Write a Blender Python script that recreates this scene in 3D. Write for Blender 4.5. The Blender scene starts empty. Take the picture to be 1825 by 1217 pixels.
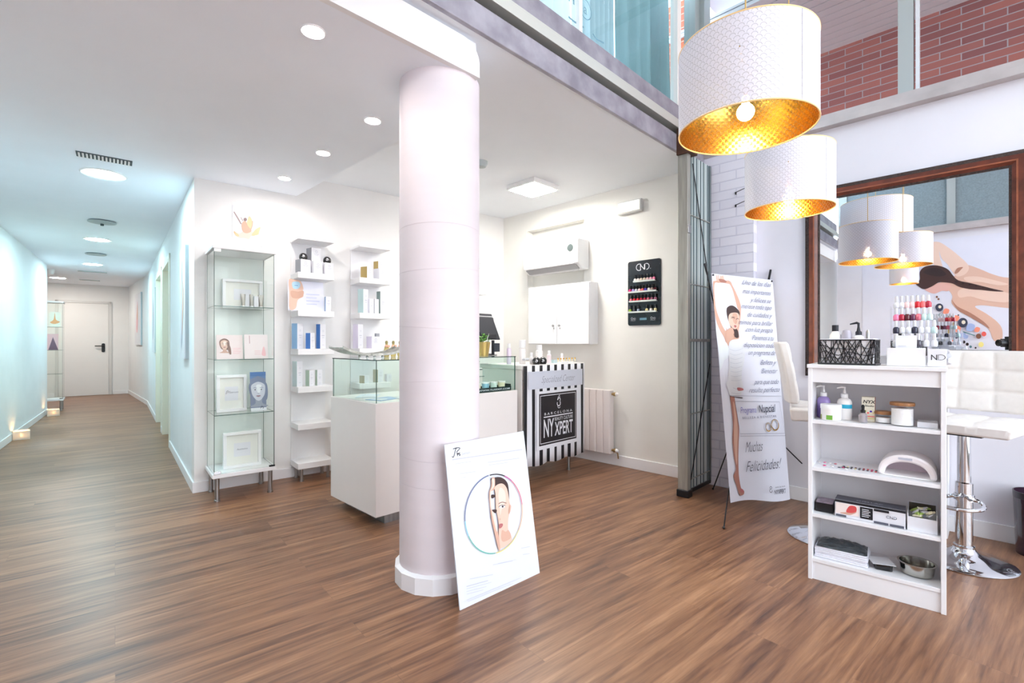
import bpy, math, random
from mathutils import Vector, Matrix
PI = math.pi
sc = bpy.context.scene
# ---------------------------------------------------------------- camera
F, H, CX, HY = 862.0, 1.17, 912.5, 611.0        # focal length in px of an 1825 wide frame, eye height, horizon
cam_d = bpy.data.cameras.new('camera'); cam = bpy.data.objects.new('camera', cam_d)
sc.collection.objects.link(cam); sc.camera = cam
cam.location = (0, 0, H); cam.rotation_euler = (PI / 2, 0, 0)
cam_d.sensor_width = 36; cam_d.lens = 36 * F / 1825; cam_d.shift_y = 2.5 / 1825
cam_d.clip_start = .02; cam_d.clip_end = 200
# ---------------------------------------------------------------- world and exposure
W = bpy.data.worlds.new('daylight'); sc.world = W; W.use_nodes = True
wn = W.node_tree.nodes; wl = W.node_tree.links
bg = wn['Background']
tc = wn.new('ShaderNodeTexCoord'); sx = wn.new('ShaderNodeSeparateXYZ'); rp = wn.new('ShaderNodeValToRGB')
wl.new(tc.outputs['Generated'], sx.inputs[0]); wl.new(sx.outputs['Z'], rp.inputs[0])
rp.color_ramp.elements[0].position = 0; rp.color_ramp.elements[0].color = (.82, .82, .86, 1)
rp.color_ramp.elements[1].position = .6; rp.color_ramp.elements[1].color = (.80, .88, 1.0, 1)
wl.new(rp.outputs[0], bg.inputs[0]); bg.inputs[1].default_value = 3.3
sc.view_settings.view_transform = 'Standard'; sc.view_settings.look = 'None'
sc.view_settings.exposure = 1.2; sc.view_settings.gamma = 1; sc.view_settings.use_curve_mapping = False
sc.cycles.max_bounces = 12; sc.cycles.diffuse_bounces = 7; sc.cycles.glossy_bounces = 5
sc.cycles.transmission_bounces = 8; sc.cycles.transparent_max_bounces = 40
sc.cycles.caustics_reflective = False; sc.cycles.caustics_refractive = False
sc.cycles.sample_clamp_indirect = 6; sc.cycles.use_denoising = True
# ---------------------------------------------------------------- frames: two directions of walls
def unit(x, y):
    n = math.hypot(x, y); return (x / n, y / n)
A1 = unit(-.8208, 1); B1 = (A1[1], -A1[0])       # corridor direction / shelf wall direction
R1 = math.atan2(B1[1], B1[0])
A2 = unit(-1.0064, 1); B2 = (A2[1], -A2[0])      # storefront room
R2 = math.atan2(B2[1], B2[0])
def S(p, q, z=0.0): return Vector((p * B2[0] + q * A2[0], p * B2[1] + q * A2[1], z))
def at(px, py, Y): return Vector(((px - CX) / F * Y, Y, H + (HY - py) / F * Y))
def fl(px, py, z=0.0):
    Y = (H - z) * F / (py - HY); return Vector(((px - CX) / F * Y, Y, z))
def on_p(px, py, p):
    k = (px - CX) / F; Y = p / (B2[0] * k + B2[1]); return at(px, py, Y)
def pq(v): return (v.x * B2[0] + v.y * B2[1], v.x * A2[0] + v.y * A2[1])

class Fr:
    """a horizontal frame: origin, heading"""
    def __init__(s, o, rot):
        s.o = Vector((o[0], o[1])); s.r = rot
        s.u = Vector((math.cos(rot), math.sin(rot))); s.w = Vector((-math.sin(rot), math.cos(rot)))
    def pt(s, x, y, z=0.0):
        v = s.o + s.u * x + s.w * y; return Vector((v.x, v.y, z))
    def lx(s, px, y):                              # local x whose point at depth y is seen at column px
        k = (px - CX) / F; b = s.o + s.w * y
        return (k * b.y - b.x) / (s.u.x - k * s.u.y)
    def lz(s, x, y, py):
        return H + (HY - py) / F * s.pt(x, y).y

# ---------------------------------------------------------------- mesh building
class MB:
    def __init__(s): s.v = []; s.f = []; s.m = []; s.M = None
    def add(s, vs, fs, mi=0):
        b = len(s.v)
        for p in vs:
            p = Vector(p); s.v.append(s.M @ p if s.M else p)
        for i, f in enumerate(fs):
            s.f.append([b + j for j in f]); s.m.append(mi[i] if isinstance(mi, (list, tuple)) else mi)
        return s
    def box(s, x0, x1, y0, y1, z0, z1, mi=0):
        v = [(x0, y0, z0), (x1, y0, z0), (x1, y1, z0), (x0, y1, z0), (x0, y0, z1), (x1, y0, z1), (x1, y1, z1), (x0, y1, z1)]
        # faces: bottom, top, front(y0), right(x1), back(y1), left(x0)
        return s.add(v, [(0, 3, 2, 1), (4, 5, 6, 7), (0, 1, 5, 4), (1, 2, 6, 5), (2, 3, 7, 6), (3, 0, 4, 7)], mi)
    def cbox(s, cx, cy, z0, w, d, h, mi=0): return s.box(cx - w / 2, cx + w / 2, cy - d / 2, cy + d / 2, z0, z0 + h, mi)
    def lathe(s, prof, cx=0, cy=0, n=24, mi=0, sx=1, sy=1):
        vs = []; fs = []; rows = []; ms = []
        for r, z in prof:
            if r < 1e-6: rows.append([len(vs)]); vs.append((cx, cy, z))
            else:
                rows.append(list(range(len(vs), len(vs) + n)))
                vs += [(cx + r * sx * math.cos(2 * PI * i / n), cy + r * sy * math.sin(2 * PI * i / n), z) for i in range(n)]
        for k, (a, b) in enumerate(zip(rows, rows[1:])):
            q = mi[k] if isinstance(mi, (list, tuple)) else mi
            for i in range(n):
                j = (i + 1) % n
                if len(a) == 1 and len(b) == 1: continue
                if len(a) == 1: fs.append((a[0], b[j], b[i]))
                elif len(b) == 1: fs.append((a[i], a[j], b[0]))
                else: fs.append((a[i], a[j], b[j], b[i]))
                ms.append(q)
        return s.add(vs, fs, ms)
    def cyl(s, cx, cy, z0, z1, r, n=24, mi=0, r2=None):
        r2 = r if r2 is None else r2
        return s.lathe([(0, z0), (r, z0), (r2, z1), (0, z1)], cx, cy, n, mi)
    def sph(s, c, rx, ry=None, rz=None, n=16, mi=0):
        ry = ry or rx; rz = rz or rx; k = max(5, n // 2)
        pr = [(math.sin(PI * i / k), -math.cos(PI * i / k)) for i in range(k + 1)]
        pr[0] = (0, -1); pr[-1] = (0, 1)
        b = len(s.v); keep = s.M; s.M = None
        s.lathe(pr, 0, 0, n, mi)
        for i in range(b, len(s.v)):
            p = s.v[i]; p = Vector((c[0] + p.x * rx, c[1] + p.y * ry, c[2] + p.z * rz)); s.v[i] = keep @ p if keep else p
        s.M = keep; return s
    def tube(s, pts, r, n=8, mi=0, cap=True):
        pts = [Vector(p) for p in pts]; vs = []; fs = []; rr = r if isinstance(r, (list, tuple)) else [r] * len(pts)
        t = (pts[1] - pts[0]).normalized(); a = Vector((0, 0, 1)) if abs(t.z) < .9 else Vector((1, 0, 0))
        nrm = t.cross(a).normalized()
        for i, p in enumerate(pts):
            if i == 0: t = (pts[1] - pts[0])
            elif i == len(pts) - 1: t = pts[-1] - pts[-2]
            else: t = (pts[i + 1] - p).normalized() + (p - pts[i - 1]).normalized()
            t.normalize(); nrm = (nrm - t * nrm.dot(t)).normalized(); bn = t.cross(nrm)
            o = PI / 4 if n == 4 else 0
            vs += [p + (nrm * math.cos(2 * PI * j / n + o) + bn * math.sin(2 * PI * j / n + o)) * rr[i] for j in range(n)]
        for i in range(len(pts) - 1):
            for j in range(n):
                k = (j + 1) % n
                fs.append((i * n + j, i * n + k, (i + 1) * n + k, (i + 1) * n + j))
        if cap:
            fs.append(tuple(range(n))[::-1]); fs.append(tuple(range((len(pts) - 1) * n, len(pts) * n)))
        return s.add(vs, fs, mi)
    def prism(s, poly, a, b, mi=0, plane='xy'):
        g = {'xy': lambda p, t: (p[0], p[1], t), 'xz': lambda p, t: (p[0], t, p[1]), 'yz': lambda p, t: (t, p[0], p[1])}[plane]
        n = len(poly); vs = [g(p, a) for p in poly] + [g(p, b) for p in poly]
        fs = [tuple(range(n))[::-1], tuple(range(n, 2 * n))] + [(i, (i + 1) % n, (i + 1) % n + n, i + n) for i in range(n)]
        return s.add(vs, fs, mi)
    def pane(s, x0, x1, y0, y1, z0, z1, g=0, e=1):
        d = [(x1 - x0, 0), (y1 - y0, 1), (z1 - z0, 2)]; k = min(d)[1]
        mi = {0: [e, e, e, g, e, g], 1: [e, e, g, e, g, e], 2: [g, g, e, e, e, e]}[k]
        return s.box(x0, x1, y0, y1, z0, z1, mi)

def rrect(x0, x1, y0, y1, r, n=5):
    o = []
    for cx, cy, a in ((x1 - r, y1 - r, 0), (x0 + r, y1 - r, 90), (x0 + r, y0 + r, 180), (x1 - r, y0 + r, 270)):
        for i in range(n + 1):
            t = math.radians(a + 90 * i / n); o.append((cx + r * math.cos(t), cy + r * math.sin(t)))
    return o

XF = {}
def tag(o, label=None, cat=None, group=None, kind=None):
    if label: o['label'] = label
    if cat: o['category'] = cat
    if group: o['group'] = group
    if kind: o['kind'] = kind
    return o
def build(name, mb, mats, parent=None, bev=0, world=False, loc=None, rot=0, segs=2):
    if not isinstance(mats, (list, tuple)): mats = [mats]
    me = bpy.data.meshes.new(name)
    vs = mb.v
    if world and parent is not None:
        inv = XF[parent.name].inverted(); vs = [inv @ v for v in vs]
    me.from_pydata([tuple(v) for v in vs], [], mb.f)
    for m in mats: me.materials.append(m)
    me.polygons.foreach_set('material_index', [min(i, len(mats) - 1) for i in mb.m])
    me.polygons.foreach_set('use_smooth', [True] * len(me.polygons))
    me.update()
    me.set_sharp_from_angle(angle=math.radians(34))
    o = bpy.data.objects.new(name, me); sc.collection.objects.link(o)
    if parent is not None:
        o.parent = parent; XF[o.name] = XF[parent.name]
    else:
        Mx = Matrix.Translation(loc or (0, 0, 0)) @ Matrix.Rotation(rot, 4, 'Z')
        o.location = loc or (0, 0, 0); o.rotation_euler = (0, 0, rot); XF[o.name] = Mx
    if bev:
        b = o.modifiers.new('bevel', 'BEVEL'); b.width = bev; b.segments = segs; b.limit_method = 'ANGLE'; b.angle_limit = math.radians(40)
    return o
def thing(name, label, cat, loc, rot=0, group=None):
    o = bpy.data.objects.new(name, None); sc.collection.objects.link(o)
    o.empty_display_size = .1; o.location = loc; o.rotation_euler = (0, 0, rot)
    if loc[2] > .02: o.location.z += .0008          # clear of the surface it rests on
    XF[o.name] = Matrix.Translation(loc) @ Matrix.Rotation(rot, 4, 'Z')
    return tag(o, label, cat, group)
def solo(name, mb, mats, label, cat, loc, rot=0, group=None, bev=0):
    return tag(build(name, mb, mats, None, bev, False, loc, rot), label, cat, group)
def struct(name, mb, mats, **k): return tag(build(name, mb, mats, **k), kind='structure')
def dup(root, loc, rot=None, label=None, mats=None):
    r = root.copy(); sc.collection.objects.link(r); r.location = loc
    if rot is not None: r.rotation_euler = (0, 0, rot)
    r.location.z += .0008; XF[r.name] = Matrix.Translation(loc) @ Matrix.Rotation(r.rotation_euler[2], 4, 'Z')
    if label: r['label'] = label
    for ch in [c for c in root.children]:
        c = ch.copy(); sc.collection.objects.link(c); c.parent = r
        for g in ch.children:
            d = g.copy(); sc.collection.objects.link(d); d.parent = c
    return r
def recolour(o, m, slot=0):
    o.data = o.data.copy(); o.data.materials[slot] = m

# ---------------------------------------------------------------- materials
def lin(c): return c / 12.92 if c <= .04045 else ((c + .055) / 1.055) ** 2.4
def rgb(r, g, b): return (lin(r / 255), lin(g / 255), lin(b / 255), 1)
MATS = {}
def mat(name, c=(200, 200, 200), rough=.5, metal=0, spec=.5, em=0, emc=None, tr=0, ior=1.45, alpha=1, noise=0, nscale=30, bump=0, coat=0, sss=0, tint=None, stretch=None):
    if name in MATS: return MATS[name]
    m = bpy.data.materials.new(name); m.use_nodes = True; nt = m.node_tree; b = nt.nodes['Principled BSDF']
    col = rgb(*c); b.inputs['Base Color'].default_value = col
    b.inputs['Roughness'].default_value = rough; b.inputs['Metallic'].default_value = metal
    b.inputs['Specular IOR Level'].default_value = spec; b.inputs['IOR'].default_value = ior
    b.inputs['Transmission Weight'].default_value = tr; b.inputs['Alpha'].default_value = alpha
    b.inputs['Coat Weight'].default_value = coat
    if em:
        b.inputs['Emission Color'].default_value = rgb(*(emc or c)); b.inputs['Emission Strength'].default_value = em
    if noise or bump:
        t = nt.nodes.new('ShaderNodeTexCoord'); n = nt.nodes.new('ShaderNodeTexNoise')
        n.inputs['Scale'].default_value = nscale; n.inputs['Detail'].default_value = 4
        mp = nt.nodes.new('ShaderNodeMapping'); nt.links.new(t.outputs['Object'], mp.inputs[0]); nt.links.new(mp.outputs[0], n.inputs['Vector'])
        if stretch: mp.inputs['Scale'].default_value = stretch
        if noise:
            r = nt.nodes.new('ShaderNodeValToRGB'); r.color_ramp.elements[0].position = .3; r.color_ramp.elements[1].position = .7
            lo = rgb(*(tint or [max(0, x * (1 - noise)) for x in c]))
            r.color_ramp.elements[0].color = lo; r.color_ramp.elements[1].color = col
            nt.links.new(n.outputs['Fac'], r.inputs[0]); nt.links.new(r.outputs[0], b.inputs['Base Color'])
        if bump:
            bp = nt.nodes.new('ShaderNodeBump'); bp.inputs['Strength'].default_value = bump; bp.inputs['Distance'].default_value = .01
            nt.links.new(n.outputs['Fac'], bp.inputs['Height']); nt.links.new(bp.outputs[0], b.inputs['Normal'])
    MATS[name] = m; return m
def glass_mat(name, tint=(253, 255, 254), refl=.9):
    m = bpy.data.materials.new(name); m.use_nodes = True; nt = m.node_tree; N = nt.nodes; L = nt.links
    N.remove(N['Principled BSDF']); out = N['Material Output']
    t = N.new('ShaderNodeBsdfTransparent'); t.inputs[0].default_value = rgb(*tint)
    g = N.new('ShaderNodeBsdfGlossy'); g.inputs['Roughness'].default_value = .0; g.inputs[0].default_value = (refl, refl, refl, 1)
    fr = N.new('ShaderNodeFresnel'); fr.inputs[0].default_value = 1.32
    mx = N.new('ShaderNodeMixShader'); ge = N.new('ShaderNodeNewGeometry'); ml = N.new('ShaderNodeMath'); ml.operation = 'MULTIPLY'; iv = N.new('ShaderNodeMath'); iv.operation = 'SUBTRACT'; iv.inputs[0].default_value = 1; L.new(ge.outputs['Backfacing'], iv.inputs[1]); L.new(fr.outputs[0], ml.inputs[0]); L.new(iv.outputs[0], ml.inputs[1]); L.new(ml.outputs[0], mx.inputs[0]); L.new(t.outputs[0], mx.inputs[1]); L.new(g.outputs[0], mx.inputs[2])
    L.new(mx.outputs[0], out.inputs[0]); MATS[name] = m; return m
class NT:
    """tiny helper for math node chains"""
    def __init__(s, m): s.n = m.node_tree.nodes; s.l = m.node_tree.links
    def mth(s, op, a, b=None, c=None):
        x = s.n.new('ShaderNodeMath'); x.operation = op
        for i, v in enumerate((a, b, c)):
            if v is None: continue
            if isinstance(v, (int, float)): x.inputs[i].default_value = v
            else: s.l.new(v, x.inputs[i])
        return x.outputs[0]

m_wall = mat('wall_plaster', (238, 237, 236), .85, noise=.02, nscale=3, bump=.03)
m_walla = mat('room_plaster', (236, 235, 230), .85, noise=.02, nscale=3, bump=.03)
m_wallb = mat('corridor_paint', (234, 238, 240), .8, noise=.02, nscale=3)
m_wallc = mat('front_room_paint', (228, 227, 234), .85, noise=.03, nscale=2, bump=.04)
m_ceil = mat('ceiling_paint', (243, 248, 255), .9, noise=.015, nscale=2)
m_ceil2 = mat('room_ceiling_paint', (241, 245, 250), .9, noise=.015, nscale=2)
m_base = mat('skirting_paint', (240, 240, 242), .45, noise=.01, nscale=5)
m_white = mat('white_laminate', (236, 236, 238), .35, noise=.015, nscale=4)
m_cream = mat('cream_lacquer', (236, 231, 228), .3, noise=.01, nscale=4)
m_wplas = mat('white_plastic', (240, 240, 240), .35)
m_chrome = mat('chrome', (225, 228, 232), .06, 1)
m_steel = mat('brushed_steel', (180, 180, 180), .28, 1, noise=.15, nscale=60, stretch=(1, 1, .05))
m_alu = mat('galvanised_beam', (172, 169, 178), .45, .4, noise=.2, nscale=8, tint=(136, 132, 142))
m_black = mat('black_plastic', (22, 22, 26), .35)
m_gloss = mat('gloss_black', (12, 12, 14), .08, coat=.5)
m_leather = mat('white_leatherette', (232, 228, 224), .38, noise=.02, nscale=40, bump=.02)
m_glass = glass_mat('cabinet_glass')
m_glassg = glass_mat('green_case_glass', (249, 254, 252))
m_acr = glass_mat('clear_acrylic', (252, 253, 254))
m_edge = mat('glass_edge', (60, 98, 88), .2)
m_mirror = mat('mirror_silver', (240, 242, 244), .0, 1)
m_paper = mat('paper_white', (226, 227, 233), .6, noise=.01, nscale=9)
m_ink = mat('ink_black', (24, 24, 30), .6)
m_grey = mat('ink_grey', (120, 122, 135), .6)
m_lgrey = mat('ink_light_grey', (190, 192, 205), .6)
m_skin = mat('print_skin', (208, 166, 146), .6)
m_skinl = mat('print_skin_light', (224, 190, 172), .6)
m_skind = mat('print_skin_dark', (170, 118, 104), .6)
m_hair = mat('print_hair', (62, 44, 42), .6)
m_lip = mat('print_lip', (176, 104, 104), .6)
m_pink = mat('print_pink', (236, 190, 196), .6)
m_gold = mat('gold_metal', (226, 178, 84), .25, 1)
m_wood = mat('lid_wood', (176, 122, 76), .5, noise=.2, nscale=20, stretch=(1, 12, 1))

def floor_material():
    m = bpy.data.materials.new('walnut_planks'); m.use_nodes = True; nt = m.node_tree; N = nt.nodes; L = nt.links; b = N['Principled BSDF']; q = NT(m)
    t = N.new('ShaderNodeTexCoord'); br = N.new('ShaderNodeTexBrick')
    L.new(t.outputs['Object'], br.inputs['Vector'])
    br.inputs['Scale'].default_value = 1; br.inputs['Brick Width'].default_value = 1.22; br.inputs['Row Height'].default_value = .185
    br.inputs['Mortar Size'].default_value = .0011; br.inputs['Mortar Smooth'].default_value = .3; br.offset = .37; br.offset_frequency = 2
    br.inputs['Color1'].default_value = (0, 0, 0, 1); br.inputs['Color2'].default_value = (1, 1, 1, 1); br.inputs['Mortar'].default_value = (.5, .5, .5, 1)
    sp = N.new('ShaderNodeSeparateColor'); L.new(br.outputs['Color'], sp.inputs[0]); rnd = sp.outputs[0]
    def noise(scale, sx_, sy_, det, dist=0, k=.9):
        mp = N.new('ShaderNodeMapping'); mp.inputs['Scale'].default_value = (sx_, sy_, 1); L.new(t.outputs['Object'], mp.inputs[0])
        n = N.new('ShaderNodeTexNoise'); n.noise_dimensions = '4D'; n.inputs['Scale'].default_value = scale; n.inputs['Detail'].default_value = det
        n.inputs['Distortion'].default_value = dist; L.new(mp.outputs[0], n.inputs['Vector']); L.new(q.mth('MULTIPLY', rnd, k), n.inputs['W']); return n.outputs['Fac']
    n1 = noise(1.0, .95, 18, 9, 1.5); n2 = noise(1.0, 7, 110, 6, .5, 6); n3 = noise(1.0, .6, 4.5, 5, 2.0, .5)
    mix = q.mth('ADD', q.mth('MULTIPLY', n1, .50), q.mth('ADD', q.mth('MULTIPLY', n3, .30), q.mth('MULTIPLY', n2, .20)))
    mix = q.mth('ADD', mix, q.mth('MULTIPLY', q.mth('SUBTRACT', rnd, .5), .022))
    r = N.new('ShaderNodeValToRGB'); e = r.color_ramp.elements
    e[0].position = .34; e[0].color = rgb(62, 42, 36); e[1].position = .66; e[1].color = rgb(172, 129, 96)
    for p_, c_ in ((.41, (100, 68, 50)), (.48, (124, 87, 63)), (.56, (146, 106, 77))):
        x = e.new(p_); x.color = rgb(*c_)
    L.new(mix, r.inputs[0])
    mx = N.new('ShaderNodeMix'); mx.data_type = 'RGBA'; mx.inputs[7].default_value = rgb(92, 66, 58)
    L.new(q.mth('MULTIPLY', br.outputs['Fac'], .35), mx.inputs[0]); L.new(r.outputs[0], mx.inputs[6]); L.new(mx.outputs[2], b.inputs['Base Color'])
    b.inputs['Roughness'].default_value = .36; b.inputs['Specular IOR Level'].default_value = .5
    bp = N.new('ShaderNodeBump'); bp.inputs['Strength'].default_value = .12; bp.inputs['Distance'].default_value = .004
    L.new(q.mth('SUBTRACT', n2, br.outputs['Fac']), bp.inputs['Height']); L.new(bp.outputs[0], b.inputs['Normal'])
    return m
def brick_material(name, c1, c2, mortar, bw, rh, ms, bump=.5, rough=.85):
    m = bpy.data.materials.new(name); m.use_nodes = True; nt = m.node_tree; N = nt.nodes; L = nt.links; b = N['Principled BSDF']
    t = N.new('ShaderNodeTexCoord'); br = N.new('ShaderNodeTexBrick'); mp = N.new('ShaderNodeMapping')
    mp.inputs['Rotation'].default_value = (PI / 2, 0, 0)          # wall meshes are built in x/z of their own frame
    L.new(t.outputs['Object'], mp.inputs[0]); L.new(mp.outputs[0], br.inputs['Vector'])
    br.inputs['Scale'].default_value = 1; br.inputs['Brick Width'].default_value = bw; br.inputs['Row Height'].default_value = rh
    br.inputs['Mortar Size'].default_value = ms; br.inputs['Mortar Smooth'].default_value = .2
    br.inputs['Color1'].default_value = rgb(*c1); br.inputs['Color2'].default_value = rgb(*c2); br.inputs['Mortar'].default_value = rgb(*mortar)
    L.new(br.outputs['Color'], b.inputs['Base Color']); b.inputs['Roughness'].default_value = rough
    bp = N.new('ShaderNodeBump'); bp.invert = True; bp.inputs['Strength'].default_value = bump; bp.inputs['Distance'].default_value = .006
    L.new(br.outputs['Fac'], bp.inputs['Height']); L.new(bp.outputs[0], b.inputs['Normal'])
    MATS[name] = m; return m
m_floor = floor_material()
m_rbrick = brick_material('red_brick', (176, 106, 96), (140, 84, 84), (172, 160, 164), .27, .064, .0045)
m_wbrick = brick_material('painted_brick', (232, 230, 238), (224, 222, 232), (212, 210, 222), .26, .075, .006, .6, .7)

# ---------------------------------------------------------------- flat prints on posters and cards
FONTS = {}
def text_mesh(s, shear=0.0, bold=0.0, space=1.0):
    key = (s, shear, bold, space)
    if key in FONTS: return FONTS[key]
    cu = bpy.data.curves.new('lettering', 'FONT'); cu.body = s; cu.shear = shear; cu.offset = bold; cu.size = 1; cu.resolution_u = 3; cu.space_character = space
    o = bpy.data.objects.new('lettering', cu); sc.collection.objects.link(o)
    dg = bpy.context.evaluated_depsgraph_get(); me = bpy.data.meshes.new_from_object(o.evaluated_get(dg))
    vs = [(v.co.x, v.co.y) for v in me.vertices]; fs = [tuple(p.vertices) for p in me.polygons]
    bpy.data.objects.remove(o); bpy.data.curves.remove(cu); bpy.data.meshes.remove(me)
    x0 = min([v[0] for v in vs] or [0]); x1 = max([v[0] for v in vs] or [1])
    FONTS[key] = (vs, fs, x0, x1); return FONTS[key]
def crom(pts, k=4, closed=True):
    n = len(pts); o = []
    for i in range(n if closed else n - 1):
        g = (lambda j: pts[j % n]) if closed else (lambda j: pts[max(0, min(n - 1, j))])
        a, b, c, d = g(i - 1), g(i), g(i + 1), g(i + 2)
        for j in range(k):
            t = j / k
            o.append(tuple(.5 * (2 * b[m] + (c[m] - a[m]) * t + (2 * a[m] - 5 * b[m] + 4 * c[m] - d[m]) * t * t + (-a[m] + 3 * b[m] - 3 * c[m] + d[m]) * t ** 3) for m in range(len(b))))
    if not closed: o.append(tuple(pts[-1]))
    return o
class Print:
    """coloured shapes printed on a plane in the room: O corner, U right, V up (world)"""
    def __init__(s, O, U, V, lift=.0008, step=.00025):
        s.O = Vector(O); s.U = Vector(U).normalized(); s.V = Vector(V).normalized(); s.N = s.U.cross(s.V).normalized()
        s.mb = MB(); s.h = lift; s.st = step; s.z = (0, 0, 1)
    def zoom(s, ox, oy, scale): s.z = (ox, oy, scale); return s
    def uv(s, zx, zy):                              # a pixel of the photograph as a point of this plane
        px = s.z[0] + zx / s.z[2]; py = s.z[1] + zy / s.z[2]
        d = Vector(((px - CX) / F, 1, (HY - py) / F)); c = Vector((0, 0, H))
        t = (s.O - c).dot(s.N) / d.dot(s.N); v = c + d * t - s.O
        return (v.dot(s.U), v.dot(s.V))
    def P(s, u, v): return s.O + s.U * u + s.V * v + s.N * s.h
    def upoly(s, pts, mi):
        s.h += s.st; s.mb.add([s.P(*p) for p in pts], [tuple(range(len(pts)))], mi); return s
    def poly(s, pts, mi, smooth=True):
        pts = crom(pts, 4) if smooth else pts
        return s.upoly([s.uv(*p) for p in pts], mi)
    def ell(s, cx, cy, rx, ry, mi, rot=0, n=20):
        c, d = math.cos(rot), math.sin(rot)
        return s.poly([(cx + rx * math.cos(2 * PI * i / n) * c - ry * math.sin(2 * PI * i / n) * d, cy + rx * math.cos(2 * PI * i / n) * d + ry * math.sin(2 * PI * i / n) * c) for i in range(n)], mi, False)
    def line(s, pts, w, mi, smooth=True):           # w in metres
        pts = crom(pts, 4, False) if smooth else pts
        return s.uline([s.uv(*p) for p in pts], w, mi)
    def uline(s, q, w, mi):
        s.h += s.st; L = []; R = []
        for i, p in enumerate(q):
            a = q[max(0, i - 1)]; b = q[min(len(q) - 1, i + 1)]; dx, dy = b[0] - a[0], b[1] - a[1]; n = math.hypot(dx, dy) or 1
            ww = w if not isinstance(w, (list, tuple)) else w[0] + (w[1] - w[0]) * i / (len(q) - 1)
            L.append((p[0] - dy / n * ww / 2, p[1] + dx / n * ww / 2)); R.append((p[0] + dy / n * ww / 2, p[1] - dx / n * ww / 2))
        n = len(q); s.mb.add([s.P(*p) for p in L + R], [(i, i + 1, n + i + 1, n + i) for i in range(n - 1)], mi); return s
    def rect(s, u0, u1, v0, v1, mi): return s.upoly([(u0, v0), (u1, v0), (u1, v1), (u0, v1)], mi)
    def frame(s, u0, u1, v0, v1, w, mi):
        for r in ((u0, u1, v0, v0 + w), (u0, u1, v1 - w, v1), (u0, u0 + w, v0, v1), (u1 - w, u1, v0, v1)): s.rect(*r, mi)
        return s
    def text(s, st, u, v, size, mi, al='l', shear=0, sx=1, bold=0, space=1, width=None):
        vs, fs, x0, x1 = text_mesh(st, shear, bold, space)
        if width: sx = width / ((x1 - x0) * size)
        o = {'l': -x0, 'c': -(x0 + x1) / 2, 'r': -x1}[al]; s.h += s.st
        s.mb.add([s.P(u + (a + o) * size * sx, v + b * size) for a, b in vs], fs, mi); return s
    def ring(s, u, v, r0, r1, a0, a1, mi, n=24, sx=1.0):
        s.h += s.st; vs = []
        for i in range(n + 1):
            t = math.radians(a0 + (a1 - a0) * i / n); vs += [s.P(u + r0 * sx * math.cos(t), v + r0 * math.sin(t)), s.P(u + r1 * sx * math.cos(t), v + r1 * math.sin(t))]
        s.mb.add(vs, [(2 * i, 2 * i + 1, 2 * i + 3, 2 * i + 2) for i in range(n)], mi); return s
    def done(s, name, mats, parent): return build(name, s.mb, mats, parent, world=True)

def face_print(P, cx, cy, w, mats_i, hair='sides'):
    """small portrait in the print's own u/v: centre, width; indices: skin, light, dark, hair, lip, ink"""
    sk, li, dk, ha, lp, ik = mats_i; X = lambda a: cx + a * w; Y = lambda b: cy + b * w
    def e(a, b, rx, ry, mi, n=18): P.upoly([(X(a + rx * math.cos(2 * PI * i / n)), Y(b + ry * math.sin(2 * PI * i / n))) for i in range(n)], mi)
    def c(pts, mi): P.upoly([(X(a), Y(b)) for a, b in crom(pts, 4)], mi)
    c([(-.52, .1), (-.45, .55), (0, .78), (.45, .55), (.55, .05), (.5, -.5), (.3, -.6), (-.3, -.5)], ha)
    c([(-.16, -.3), (.2, -.3), (.22, -.75), (.55, -.95), (-.5, -.95), (-.18, -.75)], dk)
    c([(-.4, .15), (-.36, .42), (0, .6), (.36, .42), (.4, .1), (.34, -.25), (.12, -.55), (-.08, -.56), (-.32, -.25)], sk)
    c([(-.1, .4), (.18, .4), (.14, .1), (.08, -.1), (-.02, -.1), (-.08, .1)], li)
    for s_ in (-1, 1):
        c([(s_ * .32, .2), (s_ * .2, .26), (s_ * .06, .21), (s_ * .2, .23)], ha)
        e(s_ * .18, .1, .085, .035, li); e(s_ * .18, .1, .035, .035, ik)
        c([(s_ * .29, .1), (s_ * .18, .145), (s_ * .08, .1), (s_ * .18, .13)], ik)
    c([(-.07, -.12), (0, -.15), (.07, -.12), (0, -.1)], dk)
    c([(-.14, -.28), (-.04, -.245), (0, -.26), (.04, -.245), (.14, -.28), (0, -.35)], lp)
# ================================================================ THE SETTING
def wall(name, A, B, z0, z1, mats, side=1, th=.15, holes=(), kind=True):
    A = Vector((A[0], A[1])); B = Vector((B[0], B[1])); L = (B - A).length; rot = math.atan2(B.y - A.y, B.x - A.x)
    xs = sorted({0, L, *[h[0] for h in holes], *[h[1] for h in holes]}); zs = sorted({z0, z1, *[h[2] for h in holes], *[h[3] for h in holes]})
    mb = MB()
    for a, b in zip(xs, xs[1:]):
        for c, d in zip(zs, zs[1:]):
            if any(h[0] <= (a + b) / 2 <= h[1] and h[2] <= (c + d) / 2 <= h[3] for h in holes): continue
            mb.box(a, b, min(0, side * th), max(0, side * th), c, d)
    return struct(name, mb, mats, loc=(A.x, A.y, 0), rot=rot)
C0 = Vector((-2.478, 3.770)); b1 = Vector(B1); a1 = Vector(A1)
KNK = C0 + a1 * 6.88; E = Vector((-8.88, 11.2)); LW = Vector((-7.693, 8.004)); LA = Vector((-1.93, .48))
mb = MB().box(-14, 7, -6, 16, -.1, 0); struct('floor', mb, m_floor, loc=(0, 0, 0), rot=R1)
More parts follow.
